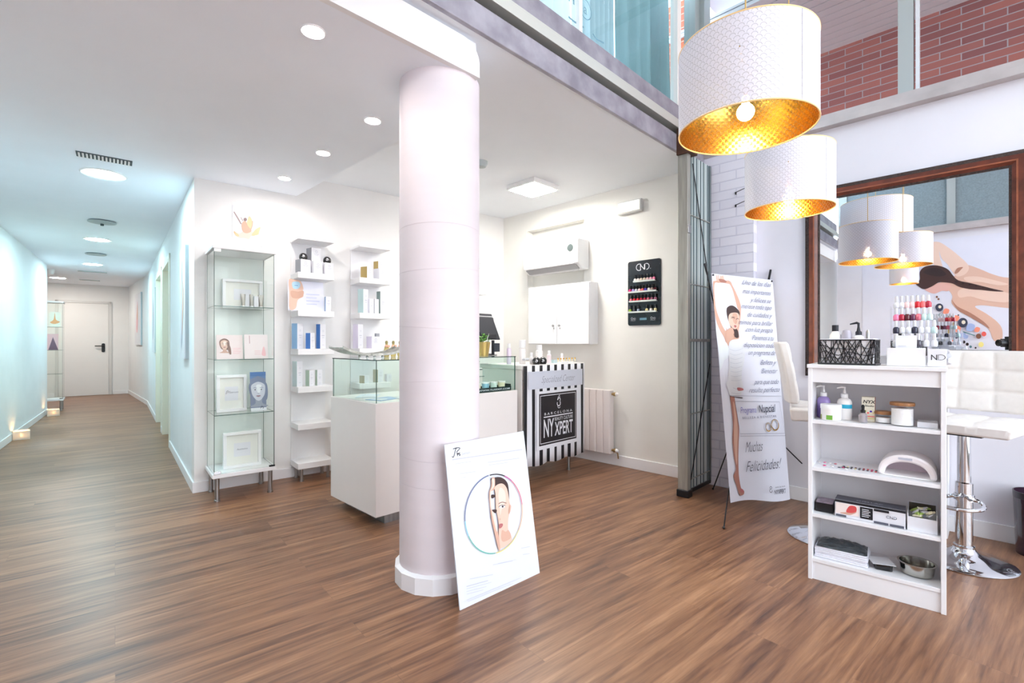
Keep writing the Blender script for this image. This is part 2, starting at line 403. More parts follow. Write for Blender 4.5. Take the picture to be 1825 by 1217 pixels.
# ceilings: a lower one over corridor and shop front, a higher one over the treatment counter, the tall front room
lowp = [S(-2.2, 1.80), S(1.56, 1.80), S(1.68, 1.93), S(1.68, 16), S(-5, 16), S(-5, 2.5)]
struct('ceiling', MB().prism([(v.x, v.y) for v in lowp], 2.46, 2.70), m_ceil)
hi = [S(-1.2, 1.737), S(4.3, 1.737), S(4.3, 6.2), S(1.5, 6.2), S(1.5, 1.95), S(-1.2, 1.95)]
struct('ceiling_counter_room', MB().prism([(v.x, v.y) for v in hi], 2.64, 2.762), m_ceil2)
# white fascia in front of the low ceiling with its rounded corner
fp = [(-1.2, 2.46)] + [(1.56, 2.46)] + [(1.46 + .1 * math.cos(t), 2.52 + .1 * math.sin(t)) for t in [i * PI / 2 / 8 for i in range(9)]] + [(-1.2, 2.62)]
struct('trim_fascia', MB().prism(fp, 1.772, 1.80, plane='xz'), m_wall, rot=R2)
wall('wall_back', C0, C0 + b1 * 3.3, 0, 2.72, m_wall, 1)
wall('wall_corridor_right', C0, KNK, 0, 2.5, m_wallb, -1, .15, [(0, .149, 0, 2.5), (2.14, 3.13, 0, 2.12), (3.38, 4.37, 0, 2.12)])
wall('wall_corridor_bend', KNK, E, 0, 2.5, m_wallb, -1)
wall('wall_corridor_left', LA, LW, 0, 2.5, m_wallb, 1, .12)
endA = E - b1 * 3.4
wall('wall_corridor_end', endA, E + b1 * .2, 0, 2.5, m_wall, 1)
cl = LW - b1 * 1.6
wall('wall_alcove', LW + Vector((-.08, .0)), cl, 0, 2.5, m_wall, 1, .1); wall('wall_alcove_side', cl, endA + a1 * .05, 0, 2.5, m_wall, 1)
AR = S(3.99, 0).copy()
def q_of(px, p):
    k = (px - CX) / F; Y = p / (B2[0] * k + B2[1]); return k * Y * A2[0] + Y * A2[1]
wall('wall_right', S(3.99, 1.71), S(3.99, 5.9), 0, 2.72, m_walla, -1, .2, [(2.935 - 1.71, 3.72 - 1.71, 1.80, 2.425)])
struct('wall_right_niche', MB().box(1.2, 2.05, -.22, -.09, 1.75, 2.47), m_walla, loc=S(3.99, 1.71), rot=R2 + PI / 2)
wall('wall_brick', S(3.99, 1.318), S(3.99, 1.71), 0, 2.7, m_wbrick, -1, .12)
wall('wall_mirror', S(4.06, -2.7), S(4.06, 1.33), 0, 2.70, m_wallc, -1, .15)
wall('wall_left', S(-.83, -2.7), S(-.83, 1.72), 0, 2.70, m_wallc, 1, .15)
struct('ceiling_front_room', MB().box(-1.0, 5.6, -2.8, 1.9, 4.35, 4.45), m_ceil, rot=R2)
# ledges below the high windows
for nm, p0, p1 in (('trim_ledge_right', 3.985, 4.2), ('trim_ledge_left', -.97, -.755)):
    mb = MB().box(p0, p1, -2.7, 1.71, 2.70, 2.745).box(p0 + (.02 if p0 > 0 else 0), p1 - (.02 if p0 < 0 else 0), -2.7, 1.71, 2.745, 2.79)
    struct(nm, mb, mat('ledge_metal', (196, 188, 186), .4, .3, noise=.1, nscale=6), rot=R2)
# baseboards
def base(name, A, B, side=-1, h=.085, holes=()):
    A = Vector((A[0], A[1])); B = Vector((B[0], B[1])); L = (B - A).length; mb = MB(); cur = 0
    for a, b in list(holes) + [(L, L)]:
        if a > cur: mb.box(cur, a, min(0, side * .012), max(0, side * .012), 0, h)
        cur = b
    return struct(name, mb, m_base, loc=(A.x, A.y, 0), rot=math.atan2(B.y - A.y, B.x - A.x), bev=.003)
base('baseboard_back', C0 - b1 * .012, C0 + b1 * 3.1, -1)
base('baseboard_corridor_right', C0, KNK, 1, .085, [(2.14, 3.13), (3.38, 4.37)])
base('baseboard_corridor_bend', KNK, E, 1); base('baseboard_corridor_left', LA, LW, -1)
dfr = Fr(endA, R1); dx0, dx1 = dfr.lx(104, 0), dfr.lx(194, 0)
base('baseboard_corridor_end', endA, E, -1, .085, [(dx0 - .06, dx1 + .07)])
base('baseboard_right', S(3.99, 1.72), S(3.99, 5.3), 1, .10); base('baseboard_mirror', S(4.06, -2.6), S(4.06, 1.31), 1, .10)
base('baseboard_left', S(-.83, -2.6), S(-.83, 1.6), -1, .10)
# end door of the corridor
mdoor = mat('door_paint', (232, 230, 228), .4, noise=.01, nscale=3); mjamb = mat('jamb_paint', (214, 212, 210), .45)
mb = MB().box(dx0 - .05, dx0, -.03, 0, 0, 2.10).box(dx1, dx1 + .05, -.03, 0, 0, 2.10).box(dx0 - .05, dx1 + .05, -.03, 0, 2.05, 2.10)
d = struct('door_1', MB().box(dx0 + .003, dx1 - .003, -.02, -.001, .005, 2.047), mdoor, loc=(endA.x, endA.y, 0), rot=R1, bev=.002)
build('door_frame', mb, mjamb, d, bev=.003)
hx = dx1 - .09
mb = MB().prism([(hx - .035 + a, 1.06 + b) for a, b in rrect(0, .06, -.1, .1, .025)], -.032, -.02, plane='xz')
mb.tube([(hx, -.03, 1.10), (hx, -.07, 1.10), (hx - .02, -.075, 1.10), (hx - .15, -.075, 1.10)], .011, 8)
build('door_handle', mb, m_black, d)
# side doors in the corridor
mcj = mat('cream_jamb', (232, 230, 216), .5)
for i, (t0, t1) in enumerate(((2.14, 3.13), (3.38, 4.37))):
    d = struct('door_%d' % (i + 2), MB().box(t0 + .03, t1 - .03, -.14, -.10, .005, 2.09), mcj, loc=(C0.x, C0.y, 0), rot=math.atan2(A1[1], A1[0]))
    mb = MB().box(t0, t0 + .03, -.15, .012, 0, 2.12).box(t1 - .03, t1, -.15, .012, 0, 2.12).box(t0, t1, -.15, .012, 2.09, 2.12)
    mb.box(t0 - .05, t0, 0, .012, 0, 2.17).box(t1, t1 + .05, 0, .012, 0, 2.17).box(t0 - .05, t1 + .05, 0, .012, 2.12, 2.17)
    build('door_frame', mb, mcj, d, bev=.002)
    build('door_handle', MB().tube([(t1 - .1, -.1, 1.05), (t1 - .1, -.05, 1.05), (t1 - .2, -.05, 1.05)], .01, 8), m_steel, d)
# round pillar
CP = Vector((-.366, 2.452))
mcol = mat('pillar_plaster', (226, 218, 222), .7, noise=.02, nscale=2, bump=.05, stretch=(1, 1, 6))
pil = struct('pillar_round', MB().cyl(0, 0, 0, 2.47, .2, 64), mcol, loc=(CP.x, CP.y, 0))
mb = MB().lathe([(.2, .0), (.224, .0), (.224, .078), (.2, .088)], 0, 0, 16)
rb = build('pillar_base', mb, m_base, pil); rb.data.polygons.foreach_set('use_smooth', [False] * len(rb.data.polygons))
random.seed(3)
mb = MB()                                        # plaster joints: thin raised rings, slightly uneven
for z in (.48, .62, .98, 1.24, 1.52, 1.72):
    mb.add([((.2006 + .0008 * k) * Vector((math.cos(2 * PI * i / 64), math.sin(2 * PI * i / 64), 0))) + Vector((0, 0, z + .012 * math.sin(2 * PI * i / 64 + z * 9) + (.002 if k else 0))) for k in (0, 1) for i in range(64)],
           [(i, (i + 1) % 64, (i + 1) % 64 + 64, i + 64) for i in range(64)])
build('plaster_joint', mb, mcol, pil)
# steel beam over the opening with the shutter track
mdark = mat('track_gap', (20, 14, 16), .6); mrail = mat('track_rail', (214, 216, 208), .35, .5)
bm = struct('trim_beam', MB().box(-.83, 4.06, 1.71, 1.735, 2.635, 2.765), m_alu, rot=R2, bev=.004)
tk = build('shutter_track', MB().box(-.83, 4.06, 1.77, 1.86, 2.765, 2.812), mdark, bm)
mb = MB().box(-.83, 4.06, 1.70, 1.86, 2.812, 2.862).box(-.83, 4.06, 1.712, 1.86, 2.870, 2.890)
build('rail', mb, mrail, bm, bev=.002); build('rail_gap', MB().box(-.83, 4.06, 1.735, 1.86, 2.862, 2.870), mdark, bm)
build('upper_flange', MB().box(-.83, 4.06, 1.725, 1.86, 2.890, 3.01), m_alu, bm, bev=.003)
build('bracket', MB().box(3.50, 3.62, 1.60, 1.71, 2.60, 2.80), mat('rusty_steel', (96, 66, 52), .6, .4, noise=.3, nscale=12), bm)
# high windows
mteal = glass_mat('teal_glass', (244, 251, 252)); mframe = mat('window_frame_metal', (176, 182, 180), .4, .4); mwf = mat('window_frame_white', (232, 228, 222), .5)
def hi_window(n, rot, horiz, fixed, ranges, z0, z1, gm, posts, wframe=.06):
    """panes and posts; horiz: plane q = fixed spanning p, else plane p = fixed spanning q"""
    mb = MB(); g = MB()
    bx = (lambda a, b, c, d, e, f: mb.box(a, b, c, d, e, f)) if horiz else (lambda a, b, c, d, e, f: mb.box(c, d, a, b, e, f))
    for a, b in posts: bx(a, b, fixed - .03, fixed + .03, z0, z1)
    bx(ranges[0], ranges[1], fixed - .03, fixed + .03, z1 - .05, z1); bx(ranges[0], ranges[1], fixed - .02, fixed + .03, z0, z0 + .02)
    fr = struct('window_%d' % n, mb, mframe if not horiz else mwf, rot=R2)
    if horiz: g.pane(ranges[0], ranges[1], fixed + .0, fixed + .006, z0, z1)
    else: g.pane(fixed, fixed + .006, ranges[0], ranges[1], z0, z1)
    build('window_pane', g, [gm, m_edge], fr); return fr
w1 = hi_window(1, 0, True, 1.79, (-.83, 4.06), 3.01, 4.35, mteal, [(.83, .86), (2.345, 2.375), (3.62, 3.68)])
w2 = hi_window(2, 0, False, 4.10, (-2.7, 1.80), 2.79, 4.35, glass_mat('clear_pane', (250, 252, 252)), [(.365, .445), (-.55, -.53), (-1.2, -1.12), (1.72, 1.80)])
build('sliding_edge', MB().box(4.075, 4.125, .335, .355, 2.79, 4.3), mat('bright_aluminium', (232, 234, 236), .25, .6), w2)
mfrost = mat('frosted_panel', (136, 150, 156), .7, noise=.12, nscale=60)
w3 = hi_window(3, 0, False, -.88, (-2.7, 1.71), 2.79, 4.35, mfrost, [(.36, .45), (-.30, -.28), (-1.2, -1.12), (1.60, 1.71)])
# corner post between the two high windows
struct('trim_corner_post', MB().box(3.98, 4.10, 1.70, 1.86, 2.79, 4.35).box(3.90, 3.98, 1.74, 1.84, 3.0, 4.35), mat('post_metal', (168, 178, 178), .45, .4), rot=R2, bev=.004)
# shop front behind the camera: glass between posts, the daylight comes in here
mb = MB()
for p in (-.83, .8, 2.4, 3.98): mb.box(p, p + .08, -2.78, -2.70, 0, 4.35)
mb.box(-.83, 4.06, -2.78, -2.70, 0, .12).box(-.83, 4.06, -2.78, -2.70, 2.75, 2.85)
w4 = struct('window_4', mb, mframe, rot=R2)
build('window_pane', MB().pane(-.83, 4.06, -2.745, -2.739, .1, 4.35), [MATS['clear_pane'], m_edge], w4)
# curtains behind the teal glass
def curtain(label, p0, p1, q, z0, z1, m, waves, amp):
    n = int(waves * 10); mb = MB(); vs = []
    for j, z in enumerate((z0, (z0 + z1) / 2, z1)):
        for i in range(n + 1):
            t = i / n; vs.append((p0 + (p1 - p0) * (t + (.0 if j else .02 * math.sin(7 * t))), q + amp * math.sin(2 * PI * waves * t + j * .5) * (1 - .2 * j), z))
    mb.add(vs, [(j * (n + 1) + i, j * (n + 1) + i + 1, (j + 1) * (n + 1) + i + 1, (j + 1) * (n + 1) + i) for j in range(2) for i in range(n)])
    o = build('curtain', mb, m, rot=R2); s = o.modifiers.new('thick', 'SOLIDIFY'); s.thickness = .003
    return tag(o, label, 'curtain', 'curtains behind the high window')
mc1 = mat('curtain_pale', (236, 242, 243), .9); mc2 = mat('curtain_blue', (192, 210, 216), .9); mc3 = mat('curtain_dark_teal', (140, 168, 172), .9)
curtain('long pale sheer curtain filling most of the high window', .2, 2.72, 2.12, 2.95, 4.3, mc1, 26, .012)
curtain('blue-grey gathered curtain in the high window near the biggest lamp', 2.74, 3.10, 2.02, 2.95, 4.3, mc2, 6, .03)
curtain('dark teal curtain bunched beside the corner post of the high window', 3.13, 3.95, 2.0, 2.95, 4.3, mc3, 5, .04)
struct('wall_curtain_room', MB().box(-.9, 4.3, 4.6, 4.7, 2.8, 4.0), mat('upstairs_wall', (200, 220, 222), .8), rot=R2)
# lettering seen from behind on the glass
P = Print(S(0, 1.785, 0), (B2[0], B2[1], 0), (0, 0, 1)); mdec = mat('glass_lettering', (110, 150, 166), .5)
zd = 3.10
P.text('2h', 2.20, zd + .10, .14, 0).line([(1013, 30), (1022, 38), (1032, 44), (1040, 49)], .012, 0)
P.ring(2.44, zd + .13, .055, .062, 0, 360, 0, 28).text('a', 2.42, zd + .10, .09, 0).line([(1056, 60), (1062, 69), (1070, 74), (1076, 77)], .010, 0)
P.upoly([(2.005, zd + .22), (2.06, zd + .22), (2.06, zd + .46), (2.005, zd + .46)], 1)
P.done('window_lettering', [mdec, mat('glass_decal_blue', (60, 110, 140), .5)], w1)
# outside the right-hand high window: brick wall and slatted canopy
ow = struct('wall_outside', MB().box(0, 8, -.2, 0, -.5, 4.01), m_rbrick, loc=S(5.5, -4), rot=R2 + PI / 2)
mcan = mat('canopy_slats', (226, 232, 240), .5, .2)
mb = MB()
for i in range(12): mb.box(4.28 + i * .102, 4.28 + i * .102 + .094, -1.2, 2.3, 4.00, 4.03)
mb.box(4.28, 5.5, -1.2, 2.3, 4.04, 4.06)
struct('ceiling_outside', mb, mcan, rot=R2)
struct('pillar_outside', MB().box(-.25, .25, 0, .3, 2.0, 4.35), brick_material('orange_brick', (176, 92, 62), (150, 74, 52), (190, 160, 140), .26, .064, .005), loc=S(4.55, 1.95), rot=R2)

# ================================================================ LAMPS OF THE ROOM
mem = lambda n, c, s: mat(n, c, .5, em=s)
m_lc = mem('corridor_light_diffuser', (200, 238, 246), 100); m_ls = mem('spot_diffuser', (255, 246, 240), 150); m_lp = mem('panel_diffuser', (255, 250, 240), 42)
mring = mat('light_ring', (238, 238, 238), .35)
def roundlight(px, py, r, m, label, cat='ceiling light', group=None, name='ceiling_light', z=2.46):
    Y = (z - H) * F / (HY - py); c = at(px, py, Y)
    t = thing(name, label, cat, (c.x, c.y, z), 0, group)
    build('rim', MB().lathe([(r * .84, -.004), (r, -.008), (r * 1.06, 0), (r * 1.02, 0), (r * .84, -.001)], 0, 0, 32), mring, t)
    build('diffuser', MB().lathe([(r * .85, -.003), (r * .5, -.005), (0, -.006)], 0, 0, 32), m, t); return t
G = 'round downlights along the corridor ceiling'
for px, py, lb in ((185, 310.5, 'round corridor ceiling light right below the slotted vent'), (174, 427, 'round corridor ceiling light just past the round air disc'),
                   (165.5, 471, 'small round corridor ceiling light third from the shop'), (103, 495, 'faint round ceiling light above the far glass cabinet')):
    roundlight(px, py, .135, m_lc if px != 103 else mem('warm_light_diffuser', (255, 246, 236), 100), lb, group=G)
G = 'bright spots in the shop ceiling'
for px, py, lb in ((558, 55, 'bright recessed ceiling spot highest in the picture, farthest from the shelves'), (664, 214, 'bright recessed ceiling spot close to the top of the pillar'),
                   (576, 272, 'bright recessed ceiling spot second from the shelf wall'), (507, 317, 'bright recessed ceiling spot right in front of the shelf wall')):
    roundlight(px, py, .045, m_ls, lb, 'spotlight', G, 'ceiling_spot')
def ceilthing(name, px, py, z, mbs, label, cat, rot=R1):
    Y = (z - H) * F / (HY - py); c = at(px, py, Y); t = thing(name, label, cat, (c.x, c.y, z), rot)
    for n, mb, m in mbs: build(n, mb, m, t)
    return t
mgr = mat('vent_grey', (176, 186, 188), .5); mvd = mat('vent_dark', (70, 84, 88), .6)
mb = MB().box(-.15, .15, -.055, .055, -.006, 0); sl = MB()
for i in range(14): sl.box(-.14 + i * .0205, -.13 + i * .0205, -.045, .045, -.012, -.005)
ceilthing('ceiling_vent', 187, 282, 2.46, [('vent_frame', mb, mvd), ('slat', sl, m_wplas)], 'slotted rectangular vent in the corridor ceiling nearest the shop', 'vent')
disc = lambda r: MB().lathe([(0, -.03), (r * .3, -.03), (r, -.018), (r, -.012), (r * .3, -.012), (r * .3, 0), (0, 0)], 0, 0, 32)
ceilthing('air_diffuser', 182, 394, 2.46, [('disc', disc(.12), mgr), ('screw', MB().cyl(0, 0, -.05, -.03, .015, 12), mvd)], 'pale green round air disc in the corridor ceiling', 'vent')
ceilthing('air_diffuser', 171, 452, 2.46, [('disc', disc(.12), mgr)], 'round air disc between two corridor ceiling lights', 'vent')
ceilthing('ceiling_vent', 165, 484, 2.46, [('vent_frame', MB().box(-.2, .2, -.06, .06, -.012, 0), mgr)], 'flat grey vent plate beyond the last corridor lights', 'vent')
ceilthing('ceiling_vent', 160, 499, 2.46, [('vent_frame', MB().box(-.16, .16, -.05, .05, -.012, 0), mgr)], 'thin vent plate right in front of the far door', 'vent')
ceilthing('alarm_siren', 91, 480, 2.46, [('siren_body', MB().lathe([(0, -.09), (.03, -.085), (.045, -.05), (.05, 0), (0, 0)], 0, 0, 20), m_wplas)], 'small white dome on the corridor ceiling at the left wall end', 'detector')
ceilthing('smoke_detector', 858, 288, 2.64, [('housing', MB().lathe([(0, -.05), (.035, -.045), (.05, -.02), (.05, 0), (0, 0)], 0, 0, 24), mgr)], 'small grey detector on the ceiling peeking out behind the pillar', 'detector')
# square ceiling lamp
Y = (2.60 - H) * F / (HY - 338); c = at(950, 338, Y)
t = thing('square_ceiling_lamp', 'square flat ceiling lamp glowing above the air conditioner', 'ceiling light', (c.x, c.y, 2.64), R2)
build('lamp_frame', MB().box(-.175, .175, -.175, .175, -.045, 0), mring, t, bev=.006)
build('diffuser', MB().box(-.155, .155, -.155, .155, -.050, -.044), m_lp, t)
# pendant drum lamps
def pierced(name, c, rough, metal, ncol, open_):
    m = bpy.data.materials.new(name); m.use_nodes = True; nt = m.node_tree; N = nt.nodes; L = nt.links; b = N['Principled BSDF']; q = NT(m)
    tcn = N.new('ShaderNodeTexCoord'); sp = N.new('ShaderNodeSeparateXYZ'); L.new(tcn.outputs['Object'], sp.inputs[0]); X, Yy, Z = sp.outputs
    th = q.mth('MULTIPLY', q.mth('ARCTAN2', Yy, X), 56 / (2 * PI))
    v = q.mth('MULTIPLY', Z, 1 / .0125); row = q.mth('FLOOR', v)
    u = q.mth('ADD', th, q.mth('MULTIPLY', row, .5)); fu = q.mth('SUBTRACT', q.mth('FRACT', q.mth('ADD', u, 100)), .5); fv = q.mth('FRACT', q.mth('ADD', v, 100))
    d = q.mth('SQRT', q.mth('ADD', q.mth('MULTIPLY', q.mth('MULTIPLY', fu, fu), 4), q.mth('MULTIPLY', fv, fv)))
    hole = q.mth('LESS_THAN', q.mth('ABSOLUTE', q.mth('SUBTRACT', d, .72)), .09)
    mask = q.mth('MULTIPLY', hole, open_)
    b.inputs['Base Color'].default_value = rgb(*c); b.inputs['Roughness'].default_value = rough; b.inputs['Metallic'].default_value = metal
    t_ = N.new('ShaderNodeBsdfTransparent'); mx = N.new('ShaderNodeMixShader'); L.new(mask, mx.inputs[0]); L.new(b.outputs[0], mx.inputs[1]); L.new(t_.outputs[0], mx.inputs[2])
    L.new(mx.outputs[0], N['Material Output'].inputs[0])
    bp = N.new('ShaderNodeBump'); bp.inputs['Strength'].default_value = .28; bp.inputs['Distance'].default_value = .003
    L.new(d, bp.inputs['Height']); L.new(bp.outputs[0], b.inputs['Normal']); return m
m_shade = pierced('shade_white_pierced', (224, 222, 230), .55, 0, 56, .35)
m_shadein = pierced('shade_gold_pierced', (226, 182, 88), .22, 1, 56, .35)
m_bulb = mem('bulb_glow', (255, 226, 170), 60)
def pendant(x, y, z0, r, h, label, power=6):
    t = thing('pendant_lamp', label, 'pendant lamp', (x, y, z0), 0, 'white drum pendant lamps with gold inside')
    n = 96
    so = MB().lathe([(r, 0), (r, h)], 0, 0, n); build('lamp_shade', so, m_shade, t)
    build('shade_lining', MB().lathe([(r - .002, 0), (r - .002, h)], 0, 0, n), m_shadein, t)
    for z in (0, h):
        rm = MB().tube([((r - .001) * math.cos(2 * PI * i / n), (r - .001) * math.sin(2 * PI * i / n), z) for i in range(n + 1)], .0028, 6, 0, False)
        build('rim', rm, mat('shade_rim', (250, 214, 150), .4), t)
    sp_ = MB()
    for a in (0, 120, 240): sp_.tube([(0, 0, h * .62), (r * math.cos(math.radians(a)), r * math.sin(math.radians(a)), h * .62)], .0025, 6)
    build('spider', sp_, m_gold, t)
    build('socket', MB().lathe([(0, .40 * h), (.018, .40 * h), (.02, .42 * h), (.02, h * .68), (.006, h * .74), (0, h * .74)], 0, 0, 20), m_gold, t)
    build('bulb', MB().sph((0, 0, .22 * h), .030, n=20).cyl(0, 0, .24 * h, .42 * h, .013, 16), m_bulb, t)
    build('cord', MB().tube([(0, 0, h * .72), (0, 0, 4.345 - z0)], .0028, 8), mat('gold_cord', (206, 168, 96), .5), t)
    build('seam', MB().tube([(r + .0008, 0, 0), (r + .0008, 0, h)], .0012, 6), mat('seam_grey', (196, 194, 204), .5), t).rotation_euler = (0, 0, -math.atan2(1, .35))
    l = bpy.data.lights.new('bulb_light', 'POINT'); l.energy = power; l.color = (1, .82, .58); l.shadow_soft_size = .03
    lo = bpy.data.objects.new('bulb_light', l); sc.collection.objects.link(lo); lo.parent = t; lo.location = (0, 0, .22 * h)
    return t
pendant(.856, 1.773, 1.949, .232, .298, 'largest drum pendant lamp, hanging nearest with its gold inside glowing')
pendant(1.487, 2.60, 1.880, .213, .315, 'drum pendant lamp seen lower and behind the largest one')
v = S(.62, 1.037); pendant(v.x, v.y, 2.475, .365, .44, 'big drum pendant lamp seen only as the widest reflection in the mirror', 6)
v = S(-.20, .844); pendant(v.x, v.y, 1.96, .155, .22, 'small low drum lamp seen only in the mirror above the polish rack', 4)
# ================================================================ LEFT: glass cabinet, shelf towers, corridor
def legs(root, pts, h, r=.016, m=None):
    for x, y in pts:
        build('leg', MB().lathe([(0, 0), (r * 1.25, 0), (r * 1.25, .012), (r, .015), (r, h - .008), (r * 1.2, h - .005), (r * 1.2, h), (0, h)], x, y, 20), m or m_steel, root)
def glass_cabinet(label, loc, rot, w=.43, d=.37, zs=(.175, .636, 1.047, 1.445, 1.885)):
    t = thing('glass_cabinet', label, 'display cabinet', (loc[0], loc[1], 0), rot)
    x, y = w / 2, d / 2; z0, z1 = zs[0], zs[-1]
    build('base_board', MB().box(-x, x, -y, y, z0, z0 + .03), m_white, t, .003)
    build('top_board', MB().box(-x, x, -y, y, z1 - .022, z1), m_white, t, .003)
    gi = .012; th = .004
    mb = MB().pane(-x + gi, -x + gi + th, -y + gi, y - gi, z0 + .03, z1 - .022); build('side_pane', mb, [m_glass, m_edge], t)
    mb = MB().pane(x - gi - th, x - gi, -y + gi, y - gi, z0 + .03, z1 - .022); build('side_pane', mb, [m_glass, m_edge], t)
    build('back_pane', MB().pane(-x + gi, x - gi, y - gi - th, y - gi, z0 + .03, z1 - .022), [m_glass, m_edge], t)
    dr = build('door', MB().pane(-x + gi + .001, x - gi - .001, -y + .004, -y + .008, z0 + .034, z1 - .026), [m_glass, m_edge], t)
    build('hinge', MB().box(-x + .01, -x + .055, -y - .001, -y + .012, z0 + .031, z0 + .052), m_chrome, dr, .002)
    build('hinge', MB().box(-x + .01, -x + .055, -y - .001, -y + .012, z1 - .046, z1 - .023), m_wplas, dr, .002)
    build('handle', MB().box(x - .05, x - .008, -y - .002, -y + .012, z0 + .031, z0 + .043), m_black, dr, .002)
    build('door_stop', MB().box(-x + .008, -x + .02, -y, -y + .012, z1 - .042, z1 - .023), m_black, t)
    for z in zs[1:-1]: build('glass_shelf', MB().pane(-x + gi + th, x - gi - th, -y + .02, y - gi - th, z - .005, z), [m_glass, m_edge], t)
    build('edge_post', MB().box(x - gi - .002, x - gi + .001, -y + .004, -y + .007, z0 + .03, z1 - .022), m_steel, t)
    build('edge_post', MB().box(-x + gi - .001, -x + gi + .002, -y + .004, -y + .007, z0 + .03, z1 - .022), mat('dark_seal', (70, 84, 82), .4), t)
    legs(t, [(-x + .035, -y + .035), (x - .035, -y + .035), (-x + .035, y - .035), (x - .035, y - .035)], z0)
    return t
K1 = (-2.133, 3.80); kf = Fr(K1, R1)
glass_cabinet('glass display cabinet on steel legs beside the corridor corner', K1, R1)
def on_frame(fr, px, y, z, py_top=None):
    x = fr.lx(px, y); h = None
    if py_top is not None: h = fr.lz(x, y, py_top) - z
    return x, h
def shadow_frame(label, fr, x0, x1, y, z, h, tilt=0.0, logo=None, group=None, depth=.035):
    """deep white frame standing on a shelf, its print inside"""
    p = fr.pt((x0 + x1) / 2, y, z); t = thing('picture_frame', label, 'picture frame', p, fr.r, group)
    w = (x1 - x0) / 2; b = .022; mb = MB()
    mb.box(-w, w, 0, depth, 0, b).box(-w, w, 0, depth, h - b, h).box(-w, -w + b, 0, depth, b, h - b).box(w - b, w, 0, depth, b, h - b)
    build('frame', mb, m_white, t, .002)
    build('mat_board', MB().box(-w + b, w - b, depth - .012, depth - .006, b, h - b), mat('mat_board', (232, 232, 226), .8), t)
    P = Print(fr.pt((x0 + x1) / 2 - w, y + depth - .0125, z), (fr.u.x, fr.u.y, 0), (0, 0, 1))
    P.rect(w * 2 * .28, w * 2 * .72, h * .3, h * .68, 0)
    if logo == 'ps':
        P.text('PSserum', w * 2 * .36, h * .5, .022, 1, shear=.25); P.uline([(w * 2 * .32, h * .48), (w * 2 * .345, h * .56), (w * 2 * .40, h * .575)], .0025, 2)
    elif logo == 'line': P.text('Aesthetics', w, h * .48, .018, 1, 'c', .25)
    P.done('print', [m_paper, m_grey, m_ink], t); return t
# shelf 2 from the top: white frame, three tubes
z = 1.445
x0, h = on_frame(kf, 397, .11, z, 486); x1 = kf.lx(468, .11)
shadow_frame('deep white empty frame on the top glass shelf behind silver tubes', kf, x0, min(x1, .18), .11, z, .235)
m_tube = mat('tube_silver', (168, 164, 158), .32, .5, noise=.08, nscale=9)
G = 'silver cream tubes on the top glass shelf'
for i, (px, lb) in enumerate(((433, 'tallest tapered silver cream tube, nearest the white frame'), (448, 'narrow silver cream tube between two others in the glass cabinet'), (465, 'wide-topped silver cream tube nearest the cabinet side'))):
    y = -.03 + .012 * i; x = kf.lx(px, y); w = (.019, .014, .022)[i]; p = kf.pt(x, y, z)
    t = thing('cream_tube', lb, 'tube', p, R1, G)
    mb = MB(); n = 20; vs = []
    for k in range(6):
        f = k / 5; a = .0135 * (1 - f) + w * f; b = .0135 * (1 - f) + .002 * f
        vs += [(a * math.cos(2 * PI * j / n), b * math.sin(2 * PI * j / n), .016 + f * .092) for j in range(n)]
    mb.add(vs, [(k * n + j, k * n + (j + 1) % n, (k + 1) * n + (j + 1) % n, (k + 1) * n + j) for k in range(5) for j in range(n)] + [tuple(range(5 * n, 6 * n))])
    build('tube_body', mb, m_tube, t); build('cap', MB().lathe([(0, 0), (.0145, 0), (.0145, .015), (.012, .017), (0, .017)], 0, 0, 20), m_wplas, t)
for px, lb in ((440, 'slim white product box between the first two silver tubes'), (456, 'slim white product box between the last two silver tubes')):
    y = .0; x = kf.lx(px, y); solo('product_box', MB().cbox(0, 0, 0, .032, .032, .095), m_paper, lb, 'box', kf.pt(x, y, z + .001), R1, 'white boxes among the tubes', .001)
# card maker: a slightly folded stand-up card with a print
def card(label, fr, x0, x1, y, z, h, tilt=.12, easel=True, cat='display card', name='display_card', base=None, group=None, rot=0):
    w = x1 - x0; p = fr.pt(x0, y, z); t = thing(name, label, cat, p, fr.r + rot, group)
    f2 = Fr((p.x, p.y), fr.r + rot); d = h * math.sin(tilt); hh = h * math.cos(tilt)
    mb = MB().add([(0, 0, 0), (w, 0, 0), (w, d, hh), (0, d, hh), (0, .002, 0), (w, .002, 0), (w, d + .002, hh), (0, d + .002, hh)],
                  [(0, 1, 2, 3), (7, 6, 5, 4), (0, 4, 5, 1), (1, 5, 6, 2), (2, 6, 7, 3), (3, 7, 4, 0)])
    build('card_board', mb, base or m_paper, t)
    if easel: build('easel', MB().tube([(w / 2, d * .7 + .002, hh * .7), (w / 2, d + .05, .002)], .0015, 6), m_paper, t)
    V = Vector((f2.w.x * math.sin(tilt), f2.w.y * math.sin(tilt), math.cos(tilt)))
    return t, Print(p - Vector((f2.w.x, f2.w.y, 0)) * .0003, (f2.u.x, f2.u.y, 0), V), w, h
z = 1.047; y = -.05
x0, x1 = kf.lx(386, y), kf.lx(433, y)
t, P, w, h = card('folded card with a brown-haired woman holding her cheek, second glass shelf', kf, x0, x1, y, z, .185, base=mat('card_rose', (238, 222, 222), .6))
face_print(P, w * .30, h * .58, w * .36, (0, 1, 2, 3, 4, 5)); P.upoly(crom([(w * .40, h * .72), (w * .52, h * .5), (w * .55, h * .2), (w * .47, h * .22), (w * .42, h * .45)], 4), 3)
for i in range(4): P.rect(w * .62, w * (.92 - .06 * (i % 2)), h * (.42 - .07 * i), h * (.44 - .07 * i), 6)
P.done('print', [m_skinl, mat('print_pale', (248, 232, 224), .6), m_skin, mat('print_brown', (128, 92, 78), .6), m_lip, m_ink, m_pink], t)
